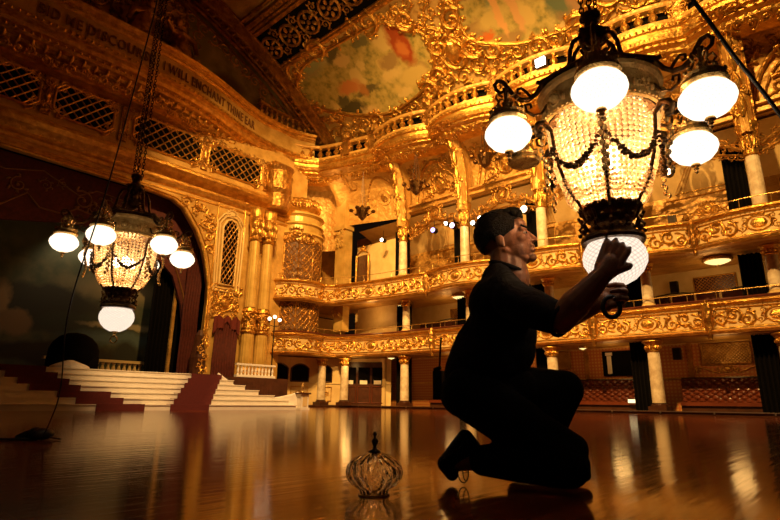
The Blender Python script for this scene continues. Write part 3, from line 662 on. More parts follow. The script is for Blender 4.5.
for c in (4.75,9.55,14.35,19.2,23.6,0.0):
    w_=2.0 if c<22 else 1.4
    a=np.linspace(PI,0,15); Rl.stroke(np.c_[c+w_*np.cos(a),13.0+2.5*np.sin(a)],.09); Rl.stroke(np.c_[c+w_*.82*np.cos(a),13.0+2.1*np.sin(a)],.05)
    Rl.cart(c,14.2,1.3,1.3)
    for s in (-1,1):
        Rl.scroll(c+s*1.0,13.9,.42,1,s,leaves=6); Rl.scroll(c+s*1.25,13.3,.3,2,-s,leaves=5); Rl.scroll(c+s*.6,15.2,.3,3,s,leaves=4); Rl.scroll(c+s*1.9,15.3,.4,1,-s,leaves=6)
    Rl.field(c-2.2,c+2.2,14.9,15.8,.25,RNG,dens=.9)
tag(W.build('trim_8',M['gilt_dark']),kind='structure')
# ribs rising from each capital to the cornice
def rib(y,x0=25.2,xe=23.0):
    r=empty('cove_rib',(x0,y,12),'','rib','gilded ribs springing from the tall columns')
    t=np.linspace(0,1,14); P=[]
    for a in t: P.append((x0-(x0-xe)*a**2.2,y,12.0+4.7*math.sin(a*PI/2)**.9))
    P=np.array(P); q=MB()
    G=[]
    for (x,yy,z),a in zip(P,t):
        w=.28+.12*a; d=.45-.1*a; G.append([(x-d*.3,y-w,z-d),(x-d*.9,y-w*.5,z-d*1.2) ,(x-d,y,z-d*1.1),(x-d*.9,y+w*.5,z-d*1.2),(x-d*.3,y+w,z-d),(x+.5,y+w,z+.3),(x+.5,y-w,z+.3)])
    q.grid(G,cv=True); q.build('rib_body',M['ochre'],r)
    q=MB(); mp=lambda u,v,h: np.stack([np.interp(v,t,P[:,0])-.45-np.asarray(h)*.8,np.asarray(u,float)+0*v,np.interp(v,t,P[:,2])-.45-np.asarray(h)*.5],-1)
    Rl=Relief(q,lambda u,v,h: mp(y+np.asarray(u),np.asarray(v)/5.,h))
    for k in range(6):
        Rl.leaf(0,.2+k*.75,1.57,.9,.17,.1*(-1)**k); Rl.scroll(.2*(-1)**k,.5+k*.7,.17,k,(-1)**k,leaves=3)
    Rl.scroll(-.45,4.6,.35,0,1); Rl.scroll(.45,4.6,.35,3,-1)
    q.build('gilt_leafwork',M['gilt'],r)
    q=MB(); 
    for s in (-1,1): q.tube([(x-.12,y+s*(.34+.1*a),z-.42) for (x,_,z),a in zip(P,t)],.06,5)
    q.build('edge_roll',M['gilt_dark'],r)
    return r
for i,y in enumerate(ys[:5]):
    rr=rib(y); rr['label']='gilded leafy rib curving up from the tall column '+dists(i)
# spandrel arches: scrolled corners where rib meets capital
# ornamental pierced valance hung between tall columns, shell in the middle
for k,(a,b) in enumerate(zip([-2.4]+ys[:4],ys[:5])):
    if a==-2.4: a=-2.4
    c=(a+b)/2; r=empty('pierced_pelmet',(25.5,c,11.5),'gilded pierced shell pelmet hung just beyond the tall column '+dists(min(4,k)),'pelmet','pierced pelmets of the top gallery')
    q=MB(); Rl=Relief(q,mapR(25.5)); hw=(b-a)/2-.35
    t=np.linspace(-1,1,21)
    Rl.stroke(np.c_[c+hw*t,11.55-.45*np.abs(t)**1.5+.10*np.cos(t*9)],.10); Rl.stroke(np.c_[c+hw*t,11.25-.5*np.abs(t)**1.5],.06)
    Rl.cart(c,12.0,1.3,1.2)
    for s in (-1,1):
        for m in range(5): Rl.scroll(c+s*(.7+m*.33),11.65-.12*m+.1*(-1)**m,.24,m*2,s*(-1)**m,leaves=4); Rl.scroll(c+s*(.6+m*.35),11.15-.11*m,.17,m,-s,leaves=3)
    q.build('scrollwork',M['gilt_dark'],r)
    q=MB(); q.box((26.0,c,12.75),(.7,b-a-.02,.5)); q.box((25.6,c,12.6),(.3,b-a-.02,.12)); q.box((25.6,c,12.95),(.35,b-a-.02,.1)); 
    Rl=Relief(q,mapR(25.62)); Rl.sscroll(c-.8,12.78,1.3,.3,1); Rl.sscroll(c+.8,12.78,1.3,.3,-1); Rl.cart(c,12.8,.7,.4)
    q.build('beam',M['ochre'],r)
# sloping ceiling panels of the top gallery (seen between the columns)
W=MB(); G=[[(26.0,y,12.4),(27.2,y,12.0),(28.3,y,10.6)] for y in np.arange(-6,27,.5)]; W.grid(G)
tag(W.build('ceiling.001',M['cream']),kind='structure')
W=MB(); gm=lambda u,v,h: np.stack([np.interp(v,[0,1],[27.1,28.3])-h*.7,np.asarray(u,float)+0*v,np.interp(v,[0,1],[12.1,10.6])-h*.7],-1)
Rl=Relief(W,lambda u,v,h: gm(u,np.asarray(v)/1.9,h))
for c in (4.75,9.55,14.35,19.2,0.0):
    for o in (0,.18,.36): Rl.stroke([(c-1.9+o,.1+o),(c+.2,.1+o),(c+1.3-o,1.8),(c-1.9+o,1.8),(c-1.9+o,.1+o)],.03)
Rl=Relief(W,mapR(28.28))
for c in (4.75,9.55,14.35,19.2,0.0):
    Rl.stroke([(c-1.8,8.6),(c+1.8,8.6),(c+1.8,10.4),(c-1.8,10.4),(c-1.8,8.6)],.04)
    for s in (-1,1): Rl.sscroll(c+s*.6,9.5,1.,.6,s)
    Rl.cart(c,9.6,.7,.8)
tag(W.build('trim_9',M['gilt']),kind='structure')
# mid gallery and ground floor wall furniture
for i,c in enumerate((4.9,9.6,14.4,19.2)):
    r=empty('wall_grille',(28.2,c,6),'gilt-framed grille on the cream middle gallery wall, before the column '+dists(i+1),'grille','middle gallery grilles')
    q=MB(); q.box((28.27,c,5.95),(.04,1.7,.66)); q.build('dark_backing',M['seat'],r)
    q=MB(); lattice(q,[(c-.83,5.64),(c+.83,5.64),(c+.83,6.26),(c-.83,6.26)],.16,.014,mapR(28.24)); Rl=Relief(q,mapR(28.26)); Rl.stroke([(c-.86,5.6),(c+.86,5.6),(c+.86,6.3),(c-.86,6.3),(c-.86,5.6)],.045); q.build('gilt_lattice',M['gilt'],r)
for i,c in enumerate((4.9,13.2)):
    r=empty('wall_grille',(28.2,c,2.6),'grille with scrolled gilt bracket on the red damask ground floor wall, '+('nearer the far end' if i==0 else 'nearer the corner doors'),'grille')
    q=MB(); q.box((28.27,c,2.68),(.04,1.9,.86)); q.build('dark_backing',M['ochre'],r)
    q=MB(); lattice(q,[(c-.93,2.27),(c+.93,2.27),(c+.93,3.1),(c-.93,3.1)],.14,.016,mapR(28.24)); Rl=Relief(q,mapR(28.26)); Rl.stroke([(c-.98,2.22),(c+.98,2.22),(c+.98,3.14),(c-.98,3.14),(c-.98,2.22)],.05); q.build('gilt_lattice',M['gilt_dark'],r)
    q=MB(); Rl=Relief(q,mapR(28.26)); Rl.sscroll(c-.8,1.98,1.5,.3,1,w=.12); Rl.sscroll(c+.8,1.98,1.5,.3,-1,w=.12); Rl.cart(c,2.0,.5,.35); q.build('scrolled_bracket',M['gilt'],r)
q=MB(); q.box((28.25,9.65,2.42),(.06,1.6,1.25)); r=tag(q.build('serving_hatch',M['black']),'dark opening with pale lit figure shape in the damask wall','hatch')
q=MB(); q.box((28.2,10.1,2.35),(.03,.22,.9)); q.box((28.2,10.1,2.9),(.03,.35,.16)); tag(q.build('white_notice',M['whitepaint']),'small white stand showing inside the dark serving hatch','notice')
for z,y,lb in ((2.75,6.85,'small black loudspeaker on the damask wall beside the grille'),(5.95,6.6,'small black loudspeaker on the cream middle gallery wall'),(9.3,6.3,'small black loudspeaker in the top gallery')):
    r=empty('wall_loudspeaker',(28.1,y,z),lb,'loudspeaker'); q=MB(); q.box((28.1,y,z),(.25,.34,.55)); q.build('case',M['rubber'],r); q=MB(); q.box((27.96,y,z),(.02,.28,.46)); q.build('front_mesh',M['iron'],r)
W=MB()
for y in (11.3,8.2,6.35,2.9,16,18): W.box((28.27,y,2.4),(.06,.22,1.9))
W.box((28.27,8,3.28),(.08,42,.1)); W.box((28.27,8,1.62),(.06,42,.08))
tag(W.build('trim_10',M['gilt']),kind='structure')
# buttoned banquette seats
def bench(y0,y1,label):
    r=empty('buttoned_banquette',(27.3,(y0+y1)/2,.12),label,'bench seat','buttoned banquettes along the damask wall')
    q=MB(); nu=int((y1-y0)/.06); nv=22; G=[]
    for i in range(nu+1):
        y=y0+(y1-y0)*i/nu; row=[]
        for j in range(nv+1):
            z=.35+1.2*j/nv; a=(y/.36); b=(z-.35)/.24
            h=abs(math.sin(PI*(a+b)/1.))*abs(math.sin(PI*(a-b)/1.)); row.append((27.62-.11*h**.5,y,z))
        G.append(row)
    q.grid(G); q.box((27.75,(y0+y1)/2,.95),(.2,y1-y0,1.2)); q.build('buttoned_back',M['leather'],r,smooth=False)
    q=MB(); q.box((27.3,(y0+y1)/2,.45),(.62,y1-y0,.16)); q.build('seat',M['leather'],r)
    q=MB(); q.box((27.35,(y0+y1)/2,.25),(.5,y1-y0,.26)); q.build('plinth',M['darkwood'],r)
    q=MB(); q.tube([(27.68,y0,1.58),(27.68,y1,1.58)],.05,6); q.build('top_rail',M['darkwood'],r)
bench(2.95,6.7,'deep buttoned red leather banquette under the wall grille, between last two ground floor columns')
bench(8.6,15.9,'long buttoned red leather banquette seen behind the kneeling man')
bench(17.9,20.9,'short buttoned red leather banquette by the column at the corner bend')
bench(-4.5,1.6,'buttoned red leather banquette at the very photo edge')
q=MB(); q.box((26.9,8.75,.55),(.2,.3,.16)); tag(q.build('exit_lantern',M['lampdim'] if 'lampdim' in M else M['brass']),'tiny glowing floor lamp at the end of the long banquette','lamp')
# ground floor of the corner: cream wall with dark arched windows, glazed doors
W=MB(); prism(W,[(18.5,0),(24.6,0),(24.6,3.3),(18.5,3.3)],29.6,29.8); W.box((26.6,27.0,1.6),(.15,5.5,3.2)); tag(W.build('wall_back.003',M['cream']),kind='structure')
cw=PM(np.array([(20.6,29.35),(21.6,28.9),(22.5,28.5),(23.4,28.1),(24.4,27.4),(25.3,26.4),(26.2,25.2),(26.9,24.0)]),-1)
W=MB(); sweep(W,cw,[(0,.12),(0,3.2)]); sweep(W,cw,[(.05,1.5),(.05,1.58),(0,1.6)]); tag(W.build('wall_back.004',M['cream']),kind='structure')
def cpan(u0,u1,z0,z1,h,mat,nm,lb,cat,arch=True,group=None):
    us=np.linspace(u0,u1,9); G=[]
    for u in us:
        top=z1-(.28*((abs(u-(u0+u1)/2)/((u1-u0)/2))**2.2) if arch else 0); G.append(np.stack([cw(u,z0,h),cw(u,top,h)]))
    r=empty(nm,tuple(cw((u0+u1)/2,z0,h)),lb,cat,group); q=MB(); q.grid(G); q.build('dark_glass',mat,r)
    q=MB(); Rl=Relief(q,lambda u,v,hh: cw(u,v,h+hh)); P=[(u0,z0)]+[(u,z1-(.28*((abs(u-(u0+u1)/2)/((u1-u0)/2))**2.2) if arch else 0)) for u in us]+[(u1,z0),(u0,z0)]; Rl.stroke(P,.045); q.build('frame',M['darkwood'],r)
    return r
L=cw.L
cpan(.35,1.55,1.62,2.75,.03,M['black'],'arched_window','dark arched window in the cream corner wall, closest to the stage','window')
cpan(1.75,2.95,1.62,2.75,.03,M['black'],'arched_window','dark arched window in the cream corner wall, middle of the three','window')
cpan(3.7,4.5,1.62,2.7,.03,M['black'],'arched_window','dark narrow arched window just before the glazed doors','window')
W=MB(); Rl=Relief(W,lambda u,v,h: cw(u,v,h+.01))
for a,b in ((.4,1.5),(1.8,2.9),(3.7,4.5)):
    Rl.stroke([(a,.4),(b,.4),(b,1.3),(a,1.3),(a,.4)],.035); Rl.cart((a+b)/2,.85,.5,.35)
tag(W.build('trim_11',M['gilt']),kind='structure')
r=empty('glazed_doors',tuple(cw(6.3,.12,.1)),'dark wooden double doors with glazed upper panels and small notices, below the corner balcony','doors')
q=MB(); G=[np.stack([cw(u,.12,.08),cw(u,2.95,.08)]) for u in np.linspace(5.2,8.2,7)]; q.grid(G); q.build('dark_frame',M['darkwood'],r)
for k in range(3):
    a=5.35+k*.95; q=MB(); q.grid([np.stack([cw(u,1.55,.1),cw(u,2.6,.1)]) for u in (a,a+.8)]); q.build('glass_pane',M['black'],r)
    q=MB(); q.grid([np.stack([cw(u,1.5,.12),cw(u,1.75,.12)]) for u in (a+.12,a+.62)]); q.build('paper_notice',M['whitepaint'],r)
    q=MB(); Rl=Relief(q,lambda u,v,h: cw(u,v,h+.1)); Rl.stroke([(a,.3),(a+.8,.3),(a+.8,1.35),(a,1.35),(a,.3)],.03); q.build('door_panel',M['leather'],r)
# cylinder bay in the corner
r=empty('corner_cylinder',(CX,CY,3),'gilded cylindrical corner tower with lattice screens and domed urn top','tower'); r['kind']='thing'
q=MB(); q.lathe([(a_*1.14,b_) for a_,b_ in [(1.55,3.5),(1.55,11.2),(1.66,11.3),(1.6,11.45),(1.5,11.5),(1.5,11.9),(1.62,12.0),(1.55,12.15),(1.45,12.2),(1.45,12.55),(1.62,12.7),(1.6,12.8),(1.35,12.95)]],(CX,CY,0),40); q.build('drum',M['gold_col'],r,smooth=False)
q=MB(); q.lathe([(a_*1.1,b_+(b_-12.95)*.25) for a_,b_ in [(1.3,12.95),(1.25,13.05),(1.4,13.25),(1.42,13.5),(1.3,13.7),(1.34,13.78),(1.0,13.9),(.5,14.1),(.3,14.2),(.22,14.35),(.3,14.45),(.2,14.6),(.05,14.75)]],(CX,CY,0),36,flute=.05); q.build('urn_dome',M['gilt'],r)
cyl=lambda u,v,h: np.stack([CX+(1.78+h)*np.cos(np.asarray(u)/1.78),CY+(1.78+h)*np.sin(np.asarray(u)/1.78),np.asarray(v,float)+0*u],-1)
ua,ub=R_(-185)*1.78,R_(-60)*1.78
for z0,z1 in ((4.5,6.6),(8.0,10.7)):
    q=MB(); q.grid([np.stack([cyl(u,z0,.02),cyl(u,z1,.02)]) for u in np.linspace(ua,ub,20)]); q.build('dark_screen_backing',M['screen'],r)
for z0,z1 in ((4.5,6.6),(8.0,10.9)):
    q=MB(); Rl=Relief(q,lambda u,v,h: cyl(u,v,h+.04))
    for k in range(4):
        a=ua+(ub-ua)*k/4; b=ua+(ub-ua)*(k+1)/4; 
        if z0>7: 
            Rl.stroke([(a,z0),(a,z1-.5)],.06); t=np.linspace(0,PI,9); Rl.stroke(np.c_[(a+b)/2+(b-a)/2*np.cos(t),z1-.5+.45*np.sin(t)],.05)
        else: Rl.stroke([(a,z0),(a,z1)],.06)
        lattice(q,[(a,z0),(b,z0),(b,z1-.4),(a,z1-.4)],.36,.028,lambda u,v,h: cyl(u,v,h+.04),slope=1.3)
        Rl.scroll((a+b)/2,z0+.9,.24,k,1,w=.12); Rl.scroll((a+b)/2,z0+1.5,.24,k,-1,w=.12)
    Rl.field(ua,ub,z1-.45,z1+.1,.26,RNG,dens=1.3)
    if z0<7: q.build('gilt_screen',M['gilt_dark'],r)
for a,z in (((ua+ub)/2-.25,11.3),((ua+ub)/2-1,10.9),((ua+ub)/2+.6,10.9)): Rl.cart(a,z,1.0,.8)
q.build('gilt_screen',M['gilt_dark'],r)
q=MB(); Rl=Relief(q,lambda u,v,h: cyl(u,v,h-.05))
for u in np.arange(ua,ub,.22): Rl.leaf(u,13.25,1.57,.42,.08,0)
q.build('leaf_bands',M['gilt'],r)
hw_=PM(smooth_path([(20.3,29.9),(22,30.1),(23.8,29.6),(25,28.4),(25.3,26.8)],14),-1)
W=MB(); sweep(W,hw_,[(0,11.0),(0,14.5),(.3,15.6),(1.1,16.4)]); tag(W.build('wall_back.005',M['ochre']),kind='structure')
# upright pier and cove wall between cylinder and right galleries
W=MB(); W.box((24.9,26.9,6.0),(.6,.9,2.0)); W.box((24.9,26.9,10),(.7,1.0,4.5)); W.box((24.85,26.9,12.4),(.9,1.2,.3)); W.box((24.85,26.9,14.2),(.7,1.,3.4)); 
Rl=Relief(W,mapR(24.4)); Rl.field(26.4,27.4,11.,12.3,.24,RNG); Rl.field(26.4,27.4,5.9,6.5,.2,RNG)
tag(W.build('trim_12',M['gold_col']),kind='structure')
W=MB(); W.box((19.6,28.2,14.4),(1.0,1.0,3.2)); Rl=Relief(W,mapL(27.88))
for z in (13.1,13.5,13.9,14.3): Rl.stroke([(19.1,z),(19.6,z+.12),(20.1,z)],.12)
Rl.field(19.1,20.1,14.4,15.8,.26,RNG); W.lathe([(.75,12.5),(.85,12.7),(.8,13.6),(.95,13.9),(.9,15.2),(1.05,15.5)],(19.6,27.9,0),20)
tag(W.build('trim_13',M['gilt_dark']),kind='structure')
# dark door at the top gallery next to the cylinder
r=empty('gallery_door',(25.6,25.6,8),'dark gallery door with arched gilt head beside the corner cylinder','door'); q=MB(); q.box((25.6,25.55,9.2),(.1,1.1,2.3)); q.build('leaf',M['darkwood'],r); q=MB(); Rl=Relief(q,mapR(25.5)); Rl.stroke([(24.95,8.05),(24.95,10.4),(25.55,10.75),(26.15,10.4),(26.15,8.05)],.08); Rl.cart(25.55,10.8,.6,.4); q.build('gilt_surround',M['gilt'],r)
W=MB(); W.box((26.2,24.4,9.0),(.2,4.6,4.5)); W.box((26.4,24.4,5.3),(.2,4.6,3.4)); tag(W.build('wall_right.004',M['cream']),kind='structure')
# ------------------------------------------------------------------ vault
vc,vz,vr=2.44,-6.3,33.2
VM=lambda u,v,h: np.stack([vc+(vr-np.asarray(h))*np.cos(np.radians(v))+0*np.asarray(u,float),np.asarray(u,float)+0*np.asarray(v),vz+(vr-np.asarray(h))*np.sin(np.radians(v))+0*np.asarray(u,float)],-1)
VMs=lambda u,v,h: VM(u,47+np.asarray(v)/vr*180/PI,h)   # arc length version
def vs(th): return (th-47)*PI/180*vr
M['vault']=surf('vault_ochre_ground',(.42,.25,.07),(.60,.40,.13),rough=.5,metal=.1,scale=.8,bump=.7,bscale=2.2,vor=1.)
W=MB(); W.grid([[VM(y,th,0.) for th in np.arange(46,113,1.5)] for y in np.linspace(-9,28.5,20)]); tag(W.build('ceiling',M['vault'],smooth=True),kind='structure')
p1=[(26.71,58.61),(27.3,56.92),(26.53,54.41),(23.92,51.6),(21.25,50.0),(18.06,50.9),(16.51,53.16),(16.11,55.68),(17.37,58.23),(18.36,59.3),(20.62,59.6),(23.46,59.7),(25.26,59.7)]
p2=[(13.89,56.99),(14.22,54.64),(13.86,53.05),(11.59,51.0),(9.84,50.6),(8.67,50.4),(7.6,51.9),(7.3,54.5),(8.3,57.6),(11.09,58.4),(13.0,58.2)]
p3=[(5.9,57.5),(6.3,55.0),(5.6,52.4),(4.6,50.9),(1.5,50.4),(-.6,51.9),(-1.1,54.5),(.4,57.6),(3.1,58.4)]
def vpaint(poly,mat,label):
    P=[(u,vs(t)) for u,t in poly]; c=np.mean(P,0); m=len(P); Q=[]
    t=np.linspace(0,m,m*4,endpoint=False); P=np.array(P)
    Q=np.c_[np.interp(t,np.arange(m+1),np.r_[P[:,0],P[0,0]]),np.interp(t,np.arange(m+1),np.r_[P[:,1],P[0,1]])]
    for _ in range(2): Q=(np.roll(Q,1,0)+2*Q+np.roll(Q,-1,0))/4
    r=empty('ceiling_painting',tuple(VMs(c[0],c[1],0.1)),label,'painting')
    q=MB(); q.grid(np.array([VMs(c[0]+(Q[:,0]-c[0])*f,c[1]+(Q[:,1]-c[1])*f,np.full(len(Q),.1)) for f in (.001,.25,.5,.75,1.)]),cv=True)
    q.build('painted_scene',mat,r,smooth=True)
    q=MB(); Rl=Relief(q,lambda u,v,h: VMs(u,v,h+.08)); QQ=np.vstack([Q,Q[:1]]); Rl.stroke(QQ,.13); Rl.stroke(c+(QQ-c)*1.06,.08)
    for k in range(0,len(Q),2):
        d=(Q[k]-c); d/=np.linalg.norm(d); p=Q[k]+d*.38; Rl.scroll(p[0],p[1],.42+.16*(k%3),k*1.3,(-1)**(k//2),w=.2,leaves=6)
        Rl.leaf(Q[k][0],Q[k][1],math.atan2(-d[1],-d[0]),.5,.12,.5*(-1)**k)
    q.build('carved_frame',M['gilt'],r)
    return c
# painted scenes: object coords relative to the painting centre (y, z)
def scene_mat(name,blobs): 
    return painted(name,[(.32,(.20,.18,.05)),(.5,(.38,.30,.085)),(.7,(.48,.37,.12))],blobs,warp=.42,wscale=1.3,axes=(1,2),rough=.6)
def rblobs(seed,n,pal,W_,H_,extra):
    g=random.Random(seed); B=[]
    for k in range(n): B.append((g.uniform(-W_,W_),g.uniform(-H_,H_),g.uniform(.4,1.3),g.uniform(.18,.5),g.choice(pal),g.uniform(.25,.6)))
    return B+extra
PAL=[(.52,.38,.12),(.56,.42,.15),(.50,.38,.12),(.30,.20,.07),(.40,.18,.05),(.16,.15,.06),(.22,.24,.11),(.56,.40,.15),(.12,.10,.04)]
m1=scene_mat('painted_clouds_with_robed_figures',rblobs(4,34,PAL,4,1.8,[(3.4,1.2,2.,.7,(.26,.28,.13),.5),(-3.6,.2,.85,.95,(.30,.06,.015),.35),(-3.5,.0,.5,.35,(.48,.16,.04),.5),(1.6,-.3,1.1,.35,(.50,.20,.06),.4),(2.3,-1.2,1.3,.4,(.07,.06,.025),.35),(2.6,-.7,.6,.3,(.10,.09,.04),.4)]))
m2=scene_mat('painted_sky_with_dancing_figures',rblobs(9,24,PAL,2.8,1.6,[(-2.1,.6,1.1,1.9,(.10,.13,.07),.3),(-2.9,-.3,.7,1.3,(.28,.17,.08),.35),(-1.3,.8,.5,.9,(.06,.12,.08),.35),(1.1,.2,.3,1.0,(.60,.34,.12),.35),(.2,-.2,.28,.8,(.55,.32,.12),.35),(2.3,-.4,.8,.2,(.50,.14,.03),.5)]))
vpaint(p1,m1,'ceiling painting of clouds with red and dark robed figures, gilt framed, nearest the corner')
vpaint(p2,m2,'gilt framed ceiling painting of dancing figures beside dark green drapery')
vpaint(p3,m1.copy(),'ceiling painting behind the lit chandelier chains, at the top photo edge')
W=MB(); Rl=Relief(W,lambda u,v,h: VMs(u,v,h+.02))
pins=[poly_in([(a,vs(b)) for a,b in p]) for p in (p1,p2,p3)]
def free(u,v): return not any(f(u+dx,v+dy) for f in pins for dx in (-.35,0,.35) for dy in (-.35,0,.35))
Rl.field(-3,28,vs(48),vs(60),.55,RNG,inside=free,dens=1.05); 
for u,th in ((15.3,53.2),(6.6,52.5)):
    v=vs(th); Rl.cart(u,v,2.2,2.6)
    for s in (-1,1): Rl.scroll(u+s*.9,v+1.2,.6,1,s); Rl.scroll(u+s*1.0,v-1.2,.65,2,-s)
for u,th in ((10.6,49.4),(18.5,49.6),(24,50.3),(5,49.3)):
    Rl.scroll(u,vs(th)-.1,.75,PI/2,1,w=.15,leaves=7); Rl.scroll(u+1.6,vs(th)-.1,.7,PI/2,-1,w=.15,leaves=7)
tag(W.build('trim_14',M['gilt']),kind='structure')
# pierced coffer band and heavy mouldings
W=MB(); 
for th,rr in ((60.6,.18),(60.95,.1),(65.3,.2),(65.8,.14),(66.4,.25),(67.2,.14),(70.5,.3)):
    W.tube([VM(y,th,.06) for y in np.linspace(-6,28.2,12)],rr,5)
Rl=Relief(W,lambda u,v,h: VMs(u,v,h+.02)); v0=(vs(61.1)+vs(65.1))/2; hv=(vs(65.1)-vs(61.1))/2
for k,u in enumerate(np.arange(0,28,1.9)):
    a=np.linspace(0,2*PI,15); R=hv*.62; Rl.stroke(np.c_[u+R*np.cos(a),v0+R*np.sin(a)],.1); Rl.blob(u,v0,.16,.16,.15)
    for s in (-1,1): Rl.scroll(u+.95,v0+s*hv*.55,.32,k,s,leaves=5); Rl.stroke([(u-R,v0+s*R*.2),(u-.95-.1,v0+s*hv*.2)],.06)
    for j in range(6): an=j*PI/3+k; Rl.leaf(u+R*.2*math.cos(an),v0+R*.2*math.sin(an),an,R*.7,.13,.7)
for y in np.arange(2,28.3,8.6):
    for o in (-.7,-.5,.5,.7): W.tube([VM(y+o,th,.1) for th in np.arange(66,80,2)],.13,5)
    Rl.field(y-.5,y+.5,vs(66.5),vs(80),.35,RNG)
tag(W.build('trim_15',M['gilt_dark']),kind='structure')
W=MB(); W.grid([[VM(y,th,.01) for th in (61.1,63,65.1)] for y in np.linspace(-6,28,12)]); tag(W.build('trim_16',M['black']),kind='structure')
# big arch rib against the left wall
W=MB(); ths=np.arange(49.6,112,1.2)
for h0,h1,y0,y1 in ((0,.9,27.3,28.4),(.2,1.1,27.0,27.3)):
    G=[[VM(y1,th,h0),VM(y0,th,h0),VM(y0,th,h1),VM(y1,th,h1)] for th in ths]; W.grid(G,cv=True)
for y,h,rr in ((27.0,.2,.1),(27.0,1.1,.12),(27.55,1.1,.1),(28.0,1.0,.14),(28.35,1.3,.12)): W.tube([VM(y,th,h) for th in ths],rr,5)
for th in np.arange(50,112,.9): W.ball(VM(27.3,th,1.15),.13,6,4)
tag(W.build('trim_17',M['gilt_dark']),kind='structure')
# lunette: dark painting and gilded sculpture above the inscription
lun=painted('lunette_painting',[(.35,(.16,.13,.05)),(.65,(.28,.22,.09))],[(15.5,20.3,1.5,.7,(.10,.06,.025),.5),(18,19.4,2,.5,(.20,.12,.04),.5),(13,21.6,1.2,1.4,(.20,.16,.06),.5)],warp=.3,wscale=.6)
W=MB(); prism(W,[(12.3,23.6),(12.6,21.5),(13.6,20.2),(16,19.3),(20.4,19.1),(21.2,19.3),(19.5,21.2),(17,22.8),(14.5,23.9),(13,24.3)],28.3,28.38); tag(W.build('lunette_painting',lun),'dim narrow painting in the arched spandrel above the end of the inscription','painting')
def statue(x,z,s,lean,label):
    q=MB()
    P=[(x,28.0,z),(x+.1*lean,27.7,z+.9*s),(x+.25*lean,27.7,z+1.7*s),(x+.45*lean,27.7,z+2.4*s)]
    q.tube(P,[.75*s,.62*s,.5*s,.22*s],10); q.ball((x+.5*lean,27.62,z+2.75*s),.27*s,8,6)
    q.tube([(x+.3*lean,27.5,z+2.1*s),(x+.9*lean,27.3,z+1.8*s),(x+1.25*lean,27.3,z+2.3*s)],[.2*s,.17*s,.1*s],7)
    q.tube([(x+.3*lean,27.5,z+2.1*s),(x-.5*lean,27.3,z+1.7*s),(x-.7*lean,27.3,z+1.1*s)],[.2*s,.17*s,.1*s],7)
    q.tube([(x,27.6,z+.6*s),(x+.8*lean,27.1,z+.6*s),(x+1.1*lean,27.2,z-.2*s)],[.42*s,.33*s,.2*s],8)
    q.tube([(x-.1,27.6,z+.5*s),(x+.5*lean,27.0,z+.2*s),(x+.7*lean,27.1,z-.5*s)],[.42*s,.3*s,.2*s],8)
    Rl=Relief(q,mapL(27.6)); 
    for k in range(7): Rl.leaf(x-.5+k*.17,z+1.2*s,-1.4+.1*k,1.5*s,.14,.2*(-1)**k)
    return tag(q.build('gilded_statue',M['gilt_dark'],smooth=True),label,'statue')
statue(9.3,19.3,1.15,1,'gilded reclining relief figure above the words I WILL ENCHANT')
statue(12.0,19.2,1.1,-1,'gilded relief figure leaning inward above ENCHANT THINE')
statue(6.2,19.5,1.1,-1,'shadowed gilded relief figure above the word DISCOURSE')
statue(2.5,19.5,1.1,1,'shadowed gilded relief figure above the words BID ME')
W=MB(); Rl=Relief(W,mapL(28.35)); Rl.field(-2,13.6,19.0,23.2,.6,RNG,dens=1.1); Rl.field(12,20.5,19.0,19.9,.38,RNG); 
for k,th in enumerate(np.arange(52,75,1.6)):
    p=VM(28.3,th,1.7); Rl.scroll(p[0],p[2],.45,k,(-1)**k,leaves=6)
tag(W.build('trim_18',M['gilt_dark']),kind='structure')
W=MB(); sweep(W,CP,[(-.3,19.75),(.05,19.78),(.05,19.95),(-.3,19.98)],us=np.linspace(u_at_x(CP,17.6),CP.L-.2,12))
for x in np.arange(17.9,21.8,.45): p=CP(u_at_x(CP,x),19.0,-.12); W.lathe([(.12,0),(.06,.12),(.15,.3),(.05,.6),(.12,.75)],tuple(p),8)
tag(W.build('short_balustrade',M['gilt']),'short gilded balustrade over the end of the inscription cornice','balustrade')
# ------------------------------------------------------------------ lamps in the galleries
def spot_lamp(p,mat,label,r0=.11):
    r=empty('stage_spotlight',p,label,'spotlight')
    q=MB(); q.lathe([(r0*1.2,0),(r0*1.3,.3),(r0*.8,.42)],(0,0,0),10); 
    v=np.concatenate(q.v); v=np.c_[v[:,2]*.9,v[:,1],v[:,0]]+np.array(p); q.v=[v]; q.build('housing',M['iron'],r)
    q=MB(); q.ball((p[0]-.03,p[1],p[2]),(r0*.5,r0,r0),10,6); q.build('lens',mat,r)
    q=MB(); q.tube([(p[0]+.15,p[1],p[2]+.1),(p[0]+.15,p[1],p[2]+.7)],.02,5); q.build('bracket',M['iron'],r)
for (y,z,mt,lb,r0) in ((18.95,10.71,'lampviolet','small violet stage spotlight hanging between the two columns near the corner bend',.15),(17.96,10.92,'lampwhite','small white spotlight beside the violet ones',.11),(17.5,10.70,'lampviolet2','pale lilac spotlight closest to the fourth tall column',.16),(23.26,10.92,'lampwhite','small white spotlight nearest the corner cylinder',.12),(16.03,10.53,'lampwhite','small white spotlight just above the back of the man\'s head',.13),(15.54,10.72,'lampwhite','small white spotlight touching the top of the man\'s hair',.12),(12.75,10.6,'lampround','round warm white lamp in the dark gallery above the man\'s brow',.20),(5.52,10.66,'lampround','round orange lamp in the dark gallery below the lit chandelier globe',.16)):
    spot_lamp((25.0,y,z),M.get(mt,M['lampwhite']),lb,r0)
r=empty('floodlight',(22.8,10.2,17.1),'square bright white floodlight on the cornice balustrade','floodlight')
q=MB(); q.box((22.66,10.18,17.35),(.1,.5,.42)); q.build('lit_face',M['lampwhite'],r); q=MB(); q.box((22.82,10.18,17.35),(.22,.58,.5)); q.build('housing',M['iron'],r)
